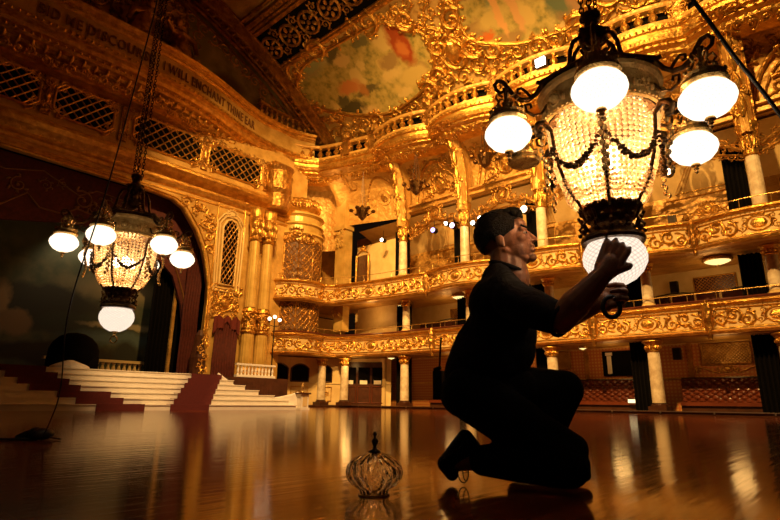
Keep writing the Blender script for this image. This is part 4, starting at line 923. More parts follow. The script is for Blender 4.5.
for x,y,z,lb,s in ((26.4,4.35,6.55,'glass bowl ceiling lamp under the second balcony toward the photo edge',.55),(26.3,17.9,6.55,'glass bowl ceiling lamp under the second balcony left of the man',.5),(26.3,22.6,6.55,'small bowl ceiling lamp under the second balcony near the corner cylinder',.3),(26,23.2,3.15,'small bowl ceiling lamp above the glazed doors',.28),(26.9,10.9,3.15,'small bowl ceiling lamp under the first balcony behind the man',.22)):
    r=empty('bowl_ceiling_lamp',(x,y,z),lb,'ceiling lamp')
    q=MB(); q.lathe([(.02,-.28*s-.02),(s*.5,-.22*s),(s*.85,-.08*s),(s,0)],(x,y,z),16); q.build('glass_bowl',M['lampbowl'],r)
    q=MB(); q.lathe([(s*1.0,-.02),(s*1.12,.02),(s*1.1,.1)],(x,y,z),16); q.build('brass_rim',M['brass'],r)
    q=MB(); q.lathe([(.03,-.28*s-.1),(.06,-.28*s-.05),(.02,-.28*s)],(x,y,z),8); q.build('finial',M['brass'],r)
# small unlit chandeliers hanging before the gallery arches
def small_ch(p,label):
    r=empty('small_chandelier',p,label,'chandelier','small unlit chandeliers before the gallery arches'); x,y,z=p
    q=MB(); q.tube([(x,y,z+.5),(x+.0,y,15.9)],.02,4); q.tube([(x,y+.3,z+.4),(x,y,z+2.8)],.015,4); q.tube([(x,y-.3,z+.4),(x,y,z+2.8)],.015,4); q.build('chain',M['iron'],r)
    q=MB(); q.lathe([(.05,-.5),(.25,-.3),(.4,.1),(.45,.3),(.2,.4),(.05,.6)],(x,y,z),10); q.build('body',M['bronze'],r)
    for k in range(6):
        a=k*PI/3+.3; q=MB(); e=(x+.75*math.cos(a),y+.75*math.sin(a)); q.tube([(x+.2*math.cos(a),y+.2*math.sin(a),z+.1),(x+.5*math.cos(a),y+.5*math.sin(a),z-.05),(e[0],e[1],z+.15)],.035,5); q.ball((e[0],e[1],z+.18),(.16,.16,.13),8,5); q.build('arm',M['bronze'],r)
small_ch((23.9,24.1,12.7),'small dark unlit chandelier hanging by the corner cylinder')
small_ch((23.9,19.4,13.3),'small dark unlit chandelier hanging before the second arch from the cylinder')
small_ch((23.9,14.4,13.6),'small dark unlit chandelier hanging before the arch above the man\'s head')
# ------------------------------------------------------------------ hall lighting, with some added fill lights
def spot(loc,tgt,e,ang=60,col=(1,.58,.22),rad=.6,blend=.6):
    l=bpy.data.lights.new('hall_and_fill_light','SPOT'); l.energy=e; l.spot_size=R_(ang); l.spot_blend=blend; l.color=col; l.shadow_soft_size=rad
    o=bpy.data.objects.new('hall_and_fill_light',l); COL.objects.link(o); o.location=loc; d=Vector(tgt)-Vector(loc); o.rotation_euler=d.to_track_quat('-Z','Y').to_euler(); return o
def point(loc,e,col=(1,.55,.2),rad=.15):
    l=bpy.data.lights.new('lamp_and_fill_light','POINT'); l.energy=e; l.color=col; l.shadow_soft_size=rad; o=bpy.data.objects.new('lamp_and_fill_light',l); COL.objects.link(o); o.location=loc; return o
OR=(1,.545,.155)
spot((4,4,21),(25,8,8),38000,75,OR,.4)
spot((8,12,23),(25,19,9),27000,75,OR,.4)
spot((10,12,21),(21,28,8),19000,60,OR,.4)
spot((6,4,3.5),(22,13,19),11000,60,OR,.4)
spot((7,5,22),(13.0,20,.5),32000,30,(1,.60,.25),.4)  # unseen spot added to brighten the white steps
for y in (-.5,4.7,9.5,14.4,19.2):
    point((26.6,y,5.9),28,OR,.4); point((27.0,y,2.6),17,OR,.4); point((27.0,y,11.0),32,OR,.8)
point((25.3,24.5,6.0),30,OR,.3); point((24.3,25.4,2.7),22,OR,.3); point((23.4,26.9,14.6),45,OR,.3)  # last point is an unseen fill added for the wall behind the tower
spot((9,29.5,9.8),(10.5,31.2,3.5),420,110,(1,.75,.45),.3)  # unseen spot added inside the stage to bring up the backdrop
spot((4,22,4),(9,29,9.5),160,70,OR,.3)
# ================================================================== chandeliers
def cutglass(name,col,st,lo=.45,freq=26,mixg=.25):
    m,t=nt(name); L=t.links.new
    out=nd(t,'ShaderNodeOutputMaterial'); tc=nd(t,'ShaderNodeTexCoord'); sp=nd(t,'ShaderNodeSeparateXYZ'); L(tc.outputs['Object'],sp.inputs[0])
    a=math_(t,'ARCTAN2',sp.outputs[1],sp.outputs[0]); z=math_(t,'MULTIPLY',sp.outputs[2],freq*6.)
    s1=math_(t,'ABSOLUTE',math_(t,'SINE',math_(t,'ADD',math_(t,'MULTIPLY',a,freq*.5),z))); s2=math_(t,'ABSOLUTE',math_(t,'SINE',math_(t,'SUBTRACT',math_(t,'MULTIPLY',a,freq*.5),z)))
    f=math_(t,'POWER',math_(t,'MULTIPLY',s1,s2),.5)
    nz=nd(t,'ShaderNodeTexNoise',i_Scale=60.,i_Detail=3.); L(tc.outputs['Object'],nz.inputs['Vector'])
    f=math_(t,'MULTIPLY',f,math_(t,'ADD',math_(t,'MULTIPLY',nz.outputs[0],1.),.5))
    k=math_(t,'ADD',math_(t,'MULTIPLY',f,(1-lo)*st),lo*st)
    e=nd(t,'ShaderNodeEmission'); e.inputs[0].default_value=c4(col); L(k,e.inputs[1])
    g=nd(t,'ShaderNodeBsdfGlossy'); g.inputs['Roughness'].default_value=.1
    mx=nd(t,'ShaderNodeAddShader'); 
    g.inputs[0].default_value=c4((.1,.1,.1)); L(e.outputs[0],mx.inputs[0]); L(g.outputs[0],mx.inputs[1]); L(mx.outputs[0],out.inputs[0]); return m
M['globe']=cutglass('lit_cut_glass_globe',(1,.80,.58),2.3,lo=.6)
M['bowl']=cutglass('lit_cut_glass_bowl',(1,.80,.62),1.3,lo=.55,freq=26)
def beadmat():
    m,t=nt('crystal_beads'); L=t.links.new
    out=nd(t,'ShaderNodeOutputMaterial'); tr=nd(t,'ShaderNodeBsdfTranslucent'); tr.inputs[0].default_value=c4((.98,.86,.66)); g=nd(t,'ShaderNodeBsdfGlossy'); g.inputs['Roughness'].default_value=.08; g.inputs[0].default_value=c4((1,.9,.75))
    df=nd(t,'ShaderNodeBsdfDiffuse'); df.inputs[0].default_value=c4((.8,.66,.45))
    a=nd(t,'ShaderNodeMixShader'); a.inputs[0].default_value=.25; L(tr.outputs[0],a.inputs[1]); L(g.outputs[0],a.inputs[2])
    b=nd(t,'ShaderNodeMixShader'); b.inputs[0].default_value=.2; L(a.outputs[0],b.inputs[1]); L(df.outputs[0],b.inputs[2]); L(b.outputs[0],out.inputs[0]); return m
M['bead']=beadmat()
M['gallery']=surf('bright_gilt_gallery',(.70,.40,.10),(.92,.62,.20),rough=.35,metal=.2,scale=30,bump=.3,bscale=60)
M['bulb']=emis('bare_bulb',(1,.78,.5),14)
def glassmat():
    m,t=nt('clear_ribbed_glass'); L=t.links.new
    out=nd(t,'ShaderNodeOutputMaterial'); p=nd(t,'ShaderNodeBsdfPrincipled'); L(p.outputs[0],out.inputs[0])
    p.inputs['Base Color'].default_value=c4((1,.97,.93)); p.inputs['Transmission Weight'].default_value=1; p.inputs['Roughness'].default_value=.03; p.inputs['IOR'].default_value=1.3
    tc=nd(t,'ShaderNodeTexCoord'); sp=nd(t,'ShaderNodeSeparateXYZ'); L(tc.outputs['Object'],sp.inputs[0])
    a=math_(t,'ARCTAN2',sp.outputs[1],sp.outputs[0]); s=math_(t,'SINE',math_(t,'ADD',math_(t,'MULTIPLY',a,18.),math_(t,'MULTIPLY',sp.outputs[2],70.)))
    s2=math_(t,'SINE',math_(t,'SUBTRACT',math_(t,'MULTIPLY',a,18.),math_(t,'MULTIPLY',sp.outputs[2],60.)))
    b=nd(t,'ShaderNodeBump',i_Strength=.8,i_Distance=.006); L(math_(t,'ADD',s,math_(t,'MULTIPLY',s2,.6)),b.inputs['Height']); L(b.outputs[0],p.inputs['Normal']); return m
M['glass']=glassmat()
ZB=.80
def pol(r,a,z): return (r*math.cos(a),r*math.sin(a),z-ZB)
def basket_r(z):
    return float(np.interp(z,[1.245,1.30,1.36,1.45,1.55,1.70],[.112,.150,.185,.215,.235,.248]))
def torus(q,r,z,rr,n=32,k=6): q.tube([(r*math.cos(2*PI*i/n),r*math.sin(2*PI*i/n),z-ZB) for i in range(n)],rr,k,closed=True)
GLOBE=[(r*.9,z*.86) for r,z in [(.012,-.088),(.05,-.082),(.085,-.062),(.112,-.028),(.122,0),(.118,.026),(.100,.055),(.080,.074),(.072,.084)]]
def chandelier(phase,label,missing=None,hook=False,bowlring=False):
    R0=empty('crystal_chandelier',(0,0,0),label,'chandelier')
    ph=[math.radians(phase+60*k) for k in range(6)]
    # inner frame + bulbs
    q=MB(); q.lathe([(.015,.30),(.015,1.38)],(0,0,0),8)
    for z,r in ((.46,.112),(.9,.25)): q.lathe([(r,z),(r,z+.01)],(0,0,0),24)
    q.build('centre_rod',M['bronze'],R0)
    for k in range(3):
        a=ph[0]+k*2*PI/3+.5; q=MB(); q.ball(pol(.07,a,1.50),(.033,.033,.045),12,8); q.build('bulb',M['bulb'],R0,smooth=True)
    # crystal panels
    for k in range(6):
        q=MB(); ns=9
        for i in range(ns):
            fr=(i+.5)/ns; a=ph[k]+(fr)*PI/3; z=1.69
            top=1.70 if 1<i<ns-2 else (1.675 if i in(1,ns-2) else 1.64)
            z=top
            while z>1.262:
                r=basket_r(z); rb=min(.0122,r*PI/3/ns*.50); q.ball(pol(r,a,z),(rb,rb,rb*.95),6,4); z-=rb*2.02
        # a loose swag of beads outside, lower half
        for i in range(13):
            fr=(i+.5)/13; a=ph[k]+fr*PI/3; z0=1.40-.09*math.sin(PI*fr); z=z0
            while z>1.285: q.ball(pol(basket_r(z)+.018,a,z),.0085,6,4); z-=.018
        q.build('crystal_panel',M['bead'],R0,smooth=True)
    # ribs
    for k in range(6):
        a=ph[k]; q=MB(); zs=np.linspace(1.24,1.64,12)
        P=[pol(basket_r(z)+.014,a,z) for z in zs]+[pol(.29,a,1.68),pol(.322,a,1.668),pol(.335,a,1.64),pol(.325,a,1.612),pol(.305,a,1.615)]
        q.tube(P,[.009]*12+[.016,.018,.016,.013,.014],6)
        q.ball(pol(.312,a,1.638),.018,8,5); q.build('rib',M['bronze'],R0,smooth=True)
    # leafy garlands
    rg=random.Random(3)
    for k in range(6):
        q=MB(); n=22
        for i in range(n+1):
            f=i/n; a=ph[k]+f*PI/3; z=1.545-.135*math.sin(PI*f)**.9; r=basket_r(z)+.028+.01*math.sin(PI*f); s=.010+.009*math.sin(PI*f)
            for j in range(4):
                q.ball(pol(r+rg.uniform(-.006,.01),a+rg.uniform(-.02,.02),z+rg.uniform(-.012,.012)),(s*.7,s*.7,s*.5),5,4)
        q.build('leafy_garland',M['bronze'],R0)
        a=ph[k]; q=MB()
        for j in range(14):
            z=1.60-j*.02; q.ball(pol(.300+.012*math.sin(j*.5),a+.03*(-1)**j,z),(.011,.011,.015),5,4)
        q.build('garland_tassel',M['brass'],R0)
    # gallery band
    q=MB(); q.lathe([(.262,.895),(.275,.90),(.278,.915),(.268,.925),(.264,.985),(.27,1.03),(.285,1.045),(.29,1.06)],(0,0,0),36,capb=False,capt=False)
    Rl=Relief(q,lambda u,v,h: np.stack([(.268+np.asarray(h))*np.cos(np.asarray(u)/.268),(.268+np.asarray(h))*np.sin(np.asarray(u)/.268),np.asarray(v,float)+0*np.asarray(u,float)],-1))
    for k in range(12):
        u=(ph[0]+(k+.5)*PI/6)*.268
        if k%2==0: Rl.blob(u,.972,.026,.026,.03); a=np.linspace(0,2*PI,11); Rl.stroke(np.c_[u+.034*np.cos(a),.972+.034*np.sin(a)],.006)
        else: 
            for s in (-1,1): Rl.scroll(u+.022*s,.965,.022,1,s,leaves=3)
        Rl.leaf(u-.05,.93,1.4,.05,.009,.3); Rl.leaf(u+.05,.93,1.7,.05,.009,-.3)
    for k in range(72): q.ball((.285*math.cos(k*PI/36),.285*math.sin(k*PI/36),.905),.006,5,3)
    q.build('pierced_gallery',M['gallery'],R0)
    q=MB(); hexr=.297
    for r_,z_ in ((hexr,1.90),(hexr-.02,1.885),(hexr-.035,1.87)):
        q.tube([pol(r_,a,z_) for a in ph],.011,6,closed=True)
    G=[[pol(hexr,a,1.895) for a in ph],[pol(.2,a,1.90) for a in ph]]; q.grid(G,cv=True); q.build('top_rim',M['bronze'],R0)
    # bell of six curved rods and crown
    for k in range(6):
        a=ph[k]; P=[pol(r,a,z) for r,z in ((.315,1.90),(.26,1.895),(.20,1.91),(.155,1.96),(.135,2.03),(.125,2.10),(.105,2.155),(.075,2.18),(.045,2.165),(.035,2.13))]
        q=MB(); q.tube(P,[.011,.011,.012,.012,.011,.011,.011,.010,.009,.008],7); q.build('bell_rod',M['bronze'],R0,smooth=True)
    q=MB(); q.lathe([(.02,1.20),(.05,1.22),(.06,1.26),(.035,1.29),(.03,1.34),(.065,1.37),(.07,1.41),(.04,1.44),(.03,1.48),(.05,1.50),(.05,1.52),(.02,1.54)],(0,0,0),16)
    for k in range(6):
        a=ph[k]+.3
        for (rr,zz,d) in ((.055,2.20,1),(.06,2.09,-1),(.07,2.02,1)):
            P=[]
            for t in np.linspace(0,1,10): an=t*5.2*d; r1=.028*(1-.75*t); P.append(pol(rr+r1*math.cos(an),a,zz+r1*math.sin(an)))
            q.tube(P,.0075,5)
    q.build('scrolled_crown',M['bronze'],R0)
    # arms with lamps
    for k in range(6):
        a=ph[k]; P=[pol(r,a,z) for r,z in ((.29,1.885),(.32,1.835),(.36,1.80),(.40,1.795),(.435,1.815),(.462,1.855),(.485,1.885),(.512,1.888),(.528,1.865),(.522,1.838),(.50,1.825),(.482,1.835),(.482,1.85))]
        q=MB(); q.tube(P,[.012,.012,.012,.012,.011,.011,.011,.010,.010,.009,.009,.008,.010],7)
        P=[pol(r,a,z) for r,z in ((.345,1.81),(.37,1.84),(.395,1.86),(.415,1.85),(.415,1.83),(.40,1.83))]; q.tube(P,.007,6)
        P=[pol(r,a,z) for r,z in ((.27,1.78),(.30,1.73),(.34,1.715),(.375,1.735),(.38,1.77),(.355,1.775),(.35,1.755))]; q.tube(P,.007,6)
        arm=q.build('arm',M['bronze'],R0,smooth=True)
        cx,cy,_=pol(.482,a,0); 
        cx,cy=.472*math.cos(a),.472*math.sin(a); zc=1.60-ZB
        q=MB(); q.lathe([(.082,zc+.062),(.092,zc+.072),(.090,zc+.086),(.078,zc+.098),(.082,zc+.110),(.06,zc+.124),(.035,zc+.135),(.02,zc+.15),(.024,zc+.17),(.012,zc+.18),(.012,zc+.245)],(cx,cy,0),18)
        for j in range(8):
            b=j*PI/4; q.ball((cx+.078*math.cos(b),cy+.078*math.sin(b),zc+.118),(.011,.011,.013),6,4)
        for j in range(5):
            b=j*2*PI/5; P=[(cx+rr*math.cos(b),cy+rr*math.sin(b),zc+zz) for rr,zz in ((.02,.20),(.045,.215),(.055,.19),(.04,.17),(.055,.14),(.075,.13))]; q.tube(P,.006,5)
        q.build('lamp_fitting',M['brass'],arm)
        if missing==k: 
            continue
        q=MB(); P=GLOBE; q.lathe([(r,z) for r,z in P],(0,0,0),28,capb=True,capt=True); g=q.build('glass_globe',M['globe'],smooth=True); g.location=(cx,cy,zc); g.parent=arm
        q=MB(); q.lathe([(.004,-.130),(.010,-.122),(.006,-.112),(.013,-.106),(.007,-.098),(.022,-.09),(.02,-.082)],(cx,cy,zc),10); q.build('globe_finial',M['brass'],arm)
    # collar, bowl
    q=MB(); q.lathe([(.10,.288),(.136,.292),(.141,.305),(.136,.318),(.118,.33),(.098,.35),(.088,.375),(.092,.395),(.108,.405),(.112,.425),(.120,.44),(.128,.45),(.122,.462)],(0,0,0),32)
    for k in range(12):
        a=ph[0]+k*PI/6; P=[(r*math.cos(a),r*math.sin(a),z) for r,z in ((.10,.34),(.128,.35),(.138,.372),(.122,.388),(.132,.41),(.142,.43))]; q.tube(P,.0075,5)
        q.ball((.138*math.cos(a),.138*math.sin(a),.34),.011,6,4); q.ball((.13*math.cos(a+.26),.13*math.sin(a+.26),.40),.010,6,4)
    for k in range(44):
        a=k*2*PI/44; q.ball((.128*math.cos(a),.128*math.sin(a),.452+.006*(k%2)),(.014,.014,.013),5,4)
    q.build('bronze_collar',M['bronze'],R0)
    q=MB(); q.lathe([(r*.92,z) for r,z in [(.012,.098),(.05,.102),(.09,.122),(.125,.155),(.147,.195),(.150,.225),(.143,.255),(.128,.28),(.12,.292)]],(0,0,0),40); g=q.build('glass_bowl',M['bowl'],R0,smooth=True)
    q=MB(); q.lathe([(.004,.062),(.012,.068),(.008,.078),(.016,.086),(.012,.092),(.026,.098),(.024,.104)],(0,0,0),12); q.build('bowl_finial',M['brass'],R0)
    if hook:
        q=MB(); q.tube([(.028*math.cos(t)*math.cos(-.8),.028*math.cos(t)*math.sin(-.8),.032+.028*math.sin(t)) for t in np.linspace(0,2*PI,16,endpoint=False)],.006,6,closed=True); q.build('hook_ring',M['brass'],R0)
    # chains
    def link(q,c,s,rot,dirv=(0,0,1)):
        n=10; dv=np.array(dirv)/np.linalg.norm(dirv); u=np.array([math.cos(rot),math.sin(rot),0]); P=[]
        for i in range(n):
            t=2*PI*i/n; P.append(np.array(c)+u*(s*.42*math.cos(t))+dv*(s*.72*math.sin(t)))
        q.tube(P,s*.15,5,closed=True)
    for j,(bx,by,tx,ty,s) in enumerate(((0.0,0,0,0,.030),(.035,-.02,.02,-.02,.026),(-.02,.035,-.01,.02,.026))):
        q=MB(); z=1.50; i=0
        while z<(5.6 if j<3 else 3):
            f=(z-1.5)/4; link(q,(bx+(tx-bx)*f,by+(ty-by)*f,z),s,(i%2)*PI/2+j); z+=s*1.12; i+=1
        q.tube([(tx,ty,z),(0,0,25.6)],.012,5); q.build('suspension_chain',M['iron'],R0)
    return R0
c1=chandelier(-161,'large lit crystal chandelier the kneeling man is working on, one glass globe missing',missing=4)
c1.location=(2.404,.793,ZB)
# every mesh is shared with the second chandelier; it keeps all six globes
c2=chandelier(-15,'smaller looking lit crystal chandelier hanging on long chains before the stage',hook=True)
c2.location=(1.785,4.73,ZB+.03)
for c,s in ((c1,1),(c2,.4)):
    x,y,_=c.location
    point((x,y,1.42),34*s,(1,.66,.34),.05); point((x,y,1.60),26*s,(1,.66,.34),.05)
# ------------------------------------------------------------------ glass globe standing on the floor
r=empty('removed_glass_globe',(1.762,1.662,0),'clear ribbed glass globe with dark finial standing on the polished floor','glass globe')
q=MB(); pr_=[(.060,.004),(.062,.014),(.066,.024),(.096,.04),(.116,.064),(.123,.09),(.118,.115),(.098,.14),(.068,.158),(.03,.17),(.008,.173)]
inn=[(max(.004,a-.004),b-.003 if b>.1 else b+.0) for a,b in pr_][::-1]
q.lathe(pr_+[(.006,.170)]+inn[1:],(0,0,0),40,capb=False,capt=False); g=q.build('ribbed_glass',M['glass'],smooth=True); g.parent=r
q=MB(); q.lathe([(r_,z_-.014) for r_,z_ in [(.026,.184),(.026,.19),(.010,.197),(.007,.21),(.014,.222),(.016,.232),(.007,.242),(.005,.25),(.010,.257),(.008,.266),(.002,.27)]],(0,0,0),12); g=q.build('finial',M['iron'],smooth=True); g.parent=r
q=MB(); torus(q,.064,.804,.004); g=q.build('rim_ring',M['brass']); g.parent=r
# ------------------------------------------------------------------ cables
def sm(P,n=6):
    P=np.array(P,float)
    for _ in range(2):
        Q=[P[0]]
        for a,b in zip(P[:-1],P[1:]): Q+= [a*.75+b*.25,a*.25+b*.75]
        Q.append(P[-1]); P=np.array(Q)
    return P
cl=[(1.344, 3.657, 3.363), (1.318, 3.691, 2.961), (1.312, 3.807, 2.496), (1.303, 3.879, 2.148), (1.289, 3.953, 1.809), (1.301, 4.124, 1.542), (1.326, 4.341, 1.315), (1.376, 4.595, 1.123), (1.442, 4.837, 0.914), (1.532, 5.06, 0.689), (1.595, 5.208, 0.53), (1.663, 5.439, 0.346), (1.693, 5.662, 0.169), (1.711, 5.807, 0.067)]
q=MB(); P=sm([(1.9,3.9,24.0),(1.62,3.95,8.0)]+cl+[(1.70,5.87,.02)]); q.tube(P,.0055,6); tag(q.build('hanging_power_cable',M['rubber'],smooth=True),'thin black cable hanging past the far chandelier down to the floor','cable')
q=MB(); q.tube(sm([(1.70,5.93,.01),(1.3,6.1,.012),(.6,6.6,.012),(-.5,7.2,.012)]),.012,6); tag(q.build('floor_cable',M['rubber'],smooth=True),'thin black cable lying along the dark floor from the connector to the photo edge','cable')
r=empty('cable_connector',(1.72,5.9,0),'black cable connector lump lying on the dark floor','connector')
q=MB(); q.ball((0,0,.055),(.10,.085,.055),12,8); q.ball((-.04,.06,.06),(.07,.07,.055),10,7); q.tube([(-.08,.1,.05),(-.16,.19,.02)],[.045,.02],8); g=q.build('rubber_body',M['rubber'],smooth=True); g.parent=r
q=MB(); q.tube([(.03,-.06,.03),(.09,-.09,.015),(.11,-.16,.012)],.008,6); g=q.build('loose_tail',M['rubber'],smooth=True); g.parent=r
q=MB(); P=sm([(2.05,.48,2.6),(2.27,.34,2.122),(2.379,.278,1.976),(2.474,.227,1.839),(2.572,.167,1.715),(2.694,.099,1.548),(2.855,.007,1.332),(3.1,-.15,1.0),(3.3,-.3,.3),(3.4,-.5,.02)]); P=np.vstack([[(2.0,.5,24.5)],P]); q.tube(P,.009,7); tag(q.build('thick_black_cable',M['rubber'],smooth=True),'thick black cable sweeping down past the big chandelier to the top right photo corner','cable')
# ================================================================== kneeling man
def capsule(q,a,b,ra,rb,n=14):
    a=np.array(a,float); b=np.array(b,float); 
    q.ball(a,ra,n,9); q.ball(b,rb,n,9)
    t=np.linspace(0,1,5)[:,None]; q.tube(a+(b-a)*t,ra+(rb-ra)*t[:,0],n)
def chain(q,P,R,n=14):
    for i in range(len(P)-1): capsule(q,P[i],P[i+1],R[i],R[i+1],n)
def oball(q,c,r,ax,n=18,m=12):
    """ellipsoid with semi axes r along the rows of ax"""
    P=[]; ax=np.array(ax)
    for i in range(n):
        row=[]
        for j in range(m+1):
            s=math.sin(PI*j/m); l=np.array([r[0]*s*math.cos(2*PI*i/n),r[1]*s*math.sin(2*PI*i/n),-r[2]*math.cos(PI*j/m)]); row.append(np.array(c)+l@ax)
        P.append(row)
    q.grid(np.array(P),cu=True)
def organic(q,name,mat,parent,voxel,smooth=4,sub=0):
    o=q.build(name,mat,parent,smooth=True)
    m=o.modifiers.new('r','REMESH'); m.mode='VOXEL'; m.voxel_size=voxel; m.use_smooth_shade=True
    if smooth: s=o.modifiers.new('s','SMOOTH'); s.iterations=smooth; s.factor=.5
    dg=bpy.context.evaluated_depsgraph_get(); me=bpy.data.meshes.new_from_object(o.evaluated_get(dg)); o.modifiers.clear(); o.data=me
    me.materials.clear(); me.materials.append(mat)
    me.polygons.foreach_set('use_smooth',[True]*len(me.polygons)); return o
M['skin']=surf('skin',(.27,.105,.045),(.34,.14,.065),rough=.42,scale=12,bump=.08,bscale=60)
M['tshirt']=surf('black_cotton_shirt',(.010,.008,.007),(.014,.011,.010),rough=.95,scale=5,bump=.35,bscale=7,spec=.15)
M['trouser']=surf('black_work_trousers',(.007,.006,.005),(.010,.008,.007),rough=.95,scale=4,bump=.3,bscale=9,spec=.1)
M['hair']=surf('short_dark_hair',(.008,.005,.003),(.014,.009,.005),rough=.6,scale=40,bump=.6,bscale=90,spec=.2)
M['shoe']=surf('black_leather_shoe',(.006,.005,.004),(.009,.007,.006),rough=.6,scale=8,spec=.15)
M['eye']=surf('eye_white',(.55,.48,.42),rough=.2); M['lip']=surf('lip_skin',(.42,.15,.10),rough=.4)
man=empty('person',(2.42,1.35,0),'kneeling person in black T-shirt and dark trousers reaching both hands to the glass bowl','person')
A=np.array
p0_=A([2.38,1.68,0]); fa=math.radians(-73); fw=A([math.cos(fa),math.sin(fa),0]); sd=A([-fw[1],fw[0],0]); up=A([0,0,1.])
# joints
pelvis=A([2.427,1.53,.46]); hipR=A([2.326,1.50,.43]); hipL=A([2.537,1.60,.45]); waist=A([2.452,1.50,.64]); chest=A([2.470,1.42,.84]); neckb=A([2.462,1.385,1.035])
kneeR=A([2.415,1.115,.125]); ankR=A([2.318,1.47,.12]); heelR=A([2.302,1.54,.225]); ballR=A([2.275,1.645,.085])
kneeL=A([2.660,1.205,.452]); ankL=A([2.625,1.40,.10]); toeL=A([2.665,1.22,.05])
shR=A([2.262,1.245,.86]); shL=A([2.71,1.44,.965]); elR=A([2.215,.985,.735]); wrR=A([2.250,.803,.915]); elL=A([2.62,1.17,.80]); wrL=A([2.478,.905,.842])
# head frame: facing fh, leaning back a little
ang=math.radians(-71); tilt=math.radians(13)
fh=A([math.cos(ang)*math.cos(tilt),math.sin(ang)*math.cos(tilt),math.sin(tilt)]); sh=A([-math.sin(ang),math.cos(ang),0]); uh=np.cross(fh,sh)*-1
if uh[2]<0: uh=-uh
HC=A([2.478,1.380,1.222]); S=1.32
hx=lambda f,s,u: HC+(fh*f+sh*s+uh*u)*S
AX=[fh,sh,uh]
q=MB()
# head: cranium, face, jaw, features
oball(q,hx(-.012,0,.038),(.100*S,.077*S,.093*S),AX,24,16)
oball(q,hx(.030,0,-.012),(.070*S,.062*S,.082*S),AX,24,16)
oball(q,hx(.040,0,-.062),(.048*S,.048*S,.042*S),AX)
for s in (-1,1):
    capsule(q,hx(-.005,.052*s,-.045),hx(.056,.022*s,-.088),.014*S,.016*S)
    oball(q,hx(.062,.036*s,-.012),(.024*S,.026*S,.022*S),AX)        # cheekbone
    capsule(q,hx(.086,.012*s,.028),hx(.076,.046*s,.026),.0105*S,.009*S)  # brow
    oball(q,hx(.079,.031*s,.008),(.0125*S,.013*S,.0115*S),AX)        # eyeball lid
    oball(q,hx(.097,.0125*s,-.024),(.011*S,.009*S,.0085*S),AX)         # nostril wing
    # ear
    oball(q,hx(-.012,.078*s,-.004),(.018*S,.008*S,.031*S),AX); oball(q,hx(-.006,.078*s,-.026),(.010*S,.007*S,.012*S),AX)
oball(q,hx(.070,0,.055),(.030*S,.050*S,.035*S),AX)                     # forehead
capsule(q,hx(.089,0,.022),hx(.112,0,-.018),.009*S,.0115*S)           # nose bridge
oball(q,hx(.112,0,-.021),(.0125*S,.0125*S,.0105*S),AX)
capsule(q,hx(.093,-.018,-.046),hx(.093,.018,-.046),.0085*S,.0085*S); capsule(q,hx(.099,-.008,-.045),hx(.099,.008,-.045),.0075*S,.0075*S)  # upper lip
capsule(q,hx(.090,-.014,-.062),hx(.090,.014,-.062),.0085*S,.0085*S); capsule(q,hx(.097,-.006,-.0610),hx(.097,.006,-.0610),.0078*S,.0078*S)
oball(q,hx(.082,0,-.091),(.020*S,.022*S,.018*S),AX)                     # chin
oball(q,hx(.032,0,-.045),(.060*S,.060*S,.055*S),AX); oball(q,hx(-.012,0,-.05),(.062*S,.060*S,.05*S),AX)
# neck, trunk, limbs
capsule(q,hx(-.018,0,-.04),neckb+A([0,0,.0]),.060*S,.066*S); capsule(q,hx(.008,0,-.055),neckb+fw*.05+up*-.02,.047*S,.06*S)
chain(q,[neckb,chest,waist,pelvis],[.07,.14,.13,.14]); chain(q,[chest+up*.12,shR],[.09,.06]); chain(q,[chest+up*.12,shL],[.09,.06])
chain(q,[shR,elR,elR+(wrR-elR)*.35,wrR],[.068,.060,.066,.042]); chain(q,[shL,elL,elL+(wrL-elL)*.35,wrL],[.064,.054,.058,.040])
chain(q,[hipR,kneeR,ankR,ballR],[.10,.075,.05,.035]); chain(q,[hipL,kneeL,ankL,toeL],[.10,.075,.05,.035])
# hands -------------------------------------------------------------
def hand(q,w,palm_dir,across,norm,fing,thumb,sc=1.0):
    """palm from wrist w; fing: list of 4 lists of bend angles; norm = palm side"""
    pd=A(palm_dir)/np.linalg.norm(palm_dir); ac=A(across)-pd*(A(across)@pd); ac/=np.linalg.norm(ac); nm=np.cross(pd,ac); 
    if nm@A(norm)<0: nm=-nm
    L=.098*sc
    capsule(q,w,w+pd*L*.35,.032*sc,.030*sc)
    for k in range(4):
        o=(k-1.5)*.0215*sc; st=w+pd*L*.12+ac*o*.6; kn=w+pd*L*(1.0-(.06 if k in(0,3) else 0)-(.04 if k==3 else 0))+ac*o; capsule(q,st,kn,.019*sc,.0135*sc,10)
        lens=[(.042,.026,.020),(.047,.030,.022),(.043,.028,.021),(.034,.021,.018)][k]; p=kn; a=0; r=.0122*sc
        for ln,bd in zip(lens,fing[k]):
            a+=math.radians(bd); d=pd*math.cos(a)+nm*math.sin(a)+ac*(k-1.5)*.05; d/=np.linalg.norm(d); p2=p+d*ln*sc*1.12; capsule(q,p,p2,r,r*.9,10); p=p2; r*=.9
    tb=w+pd*L*.25-ac*.026*sc; d1=A(thumb[0])/np.linalg.norm(thumb[0]); d2=A(thumb[1])/np.linalg.norm(thumb[1])
    p1=tb+d1*.046*sc; p2=p1+d2*.036*sc; p3=p2+d2*.026*sc+nm*.006; capsule(q,tb,p1,.019*sc,.015*sc,10); capsule(q,p1,p2,.014*sc,.0128*sc,10); capsule(q,p2,p3,.0128*sc,.0105*sc,10)
camd=A([-.91,-.30,.0])       # from the bowl toward the near side
# right hand: back of the hand to the near side, fingers pressing the rim of the collar
rt=A([.5,-.866,0.])          # to the right as seen
hand(q,wrR+rt*.012+up*.012,up*.86+rt*.48+camd*.02,rt*-.85+up*.35,-camd,[(38,45,30),(42,48,30),(46,50,30),(55,55,35)],(rt*.9+up*.35-camd*.5,rt*.6+up*.6-camd*.7),1.36)
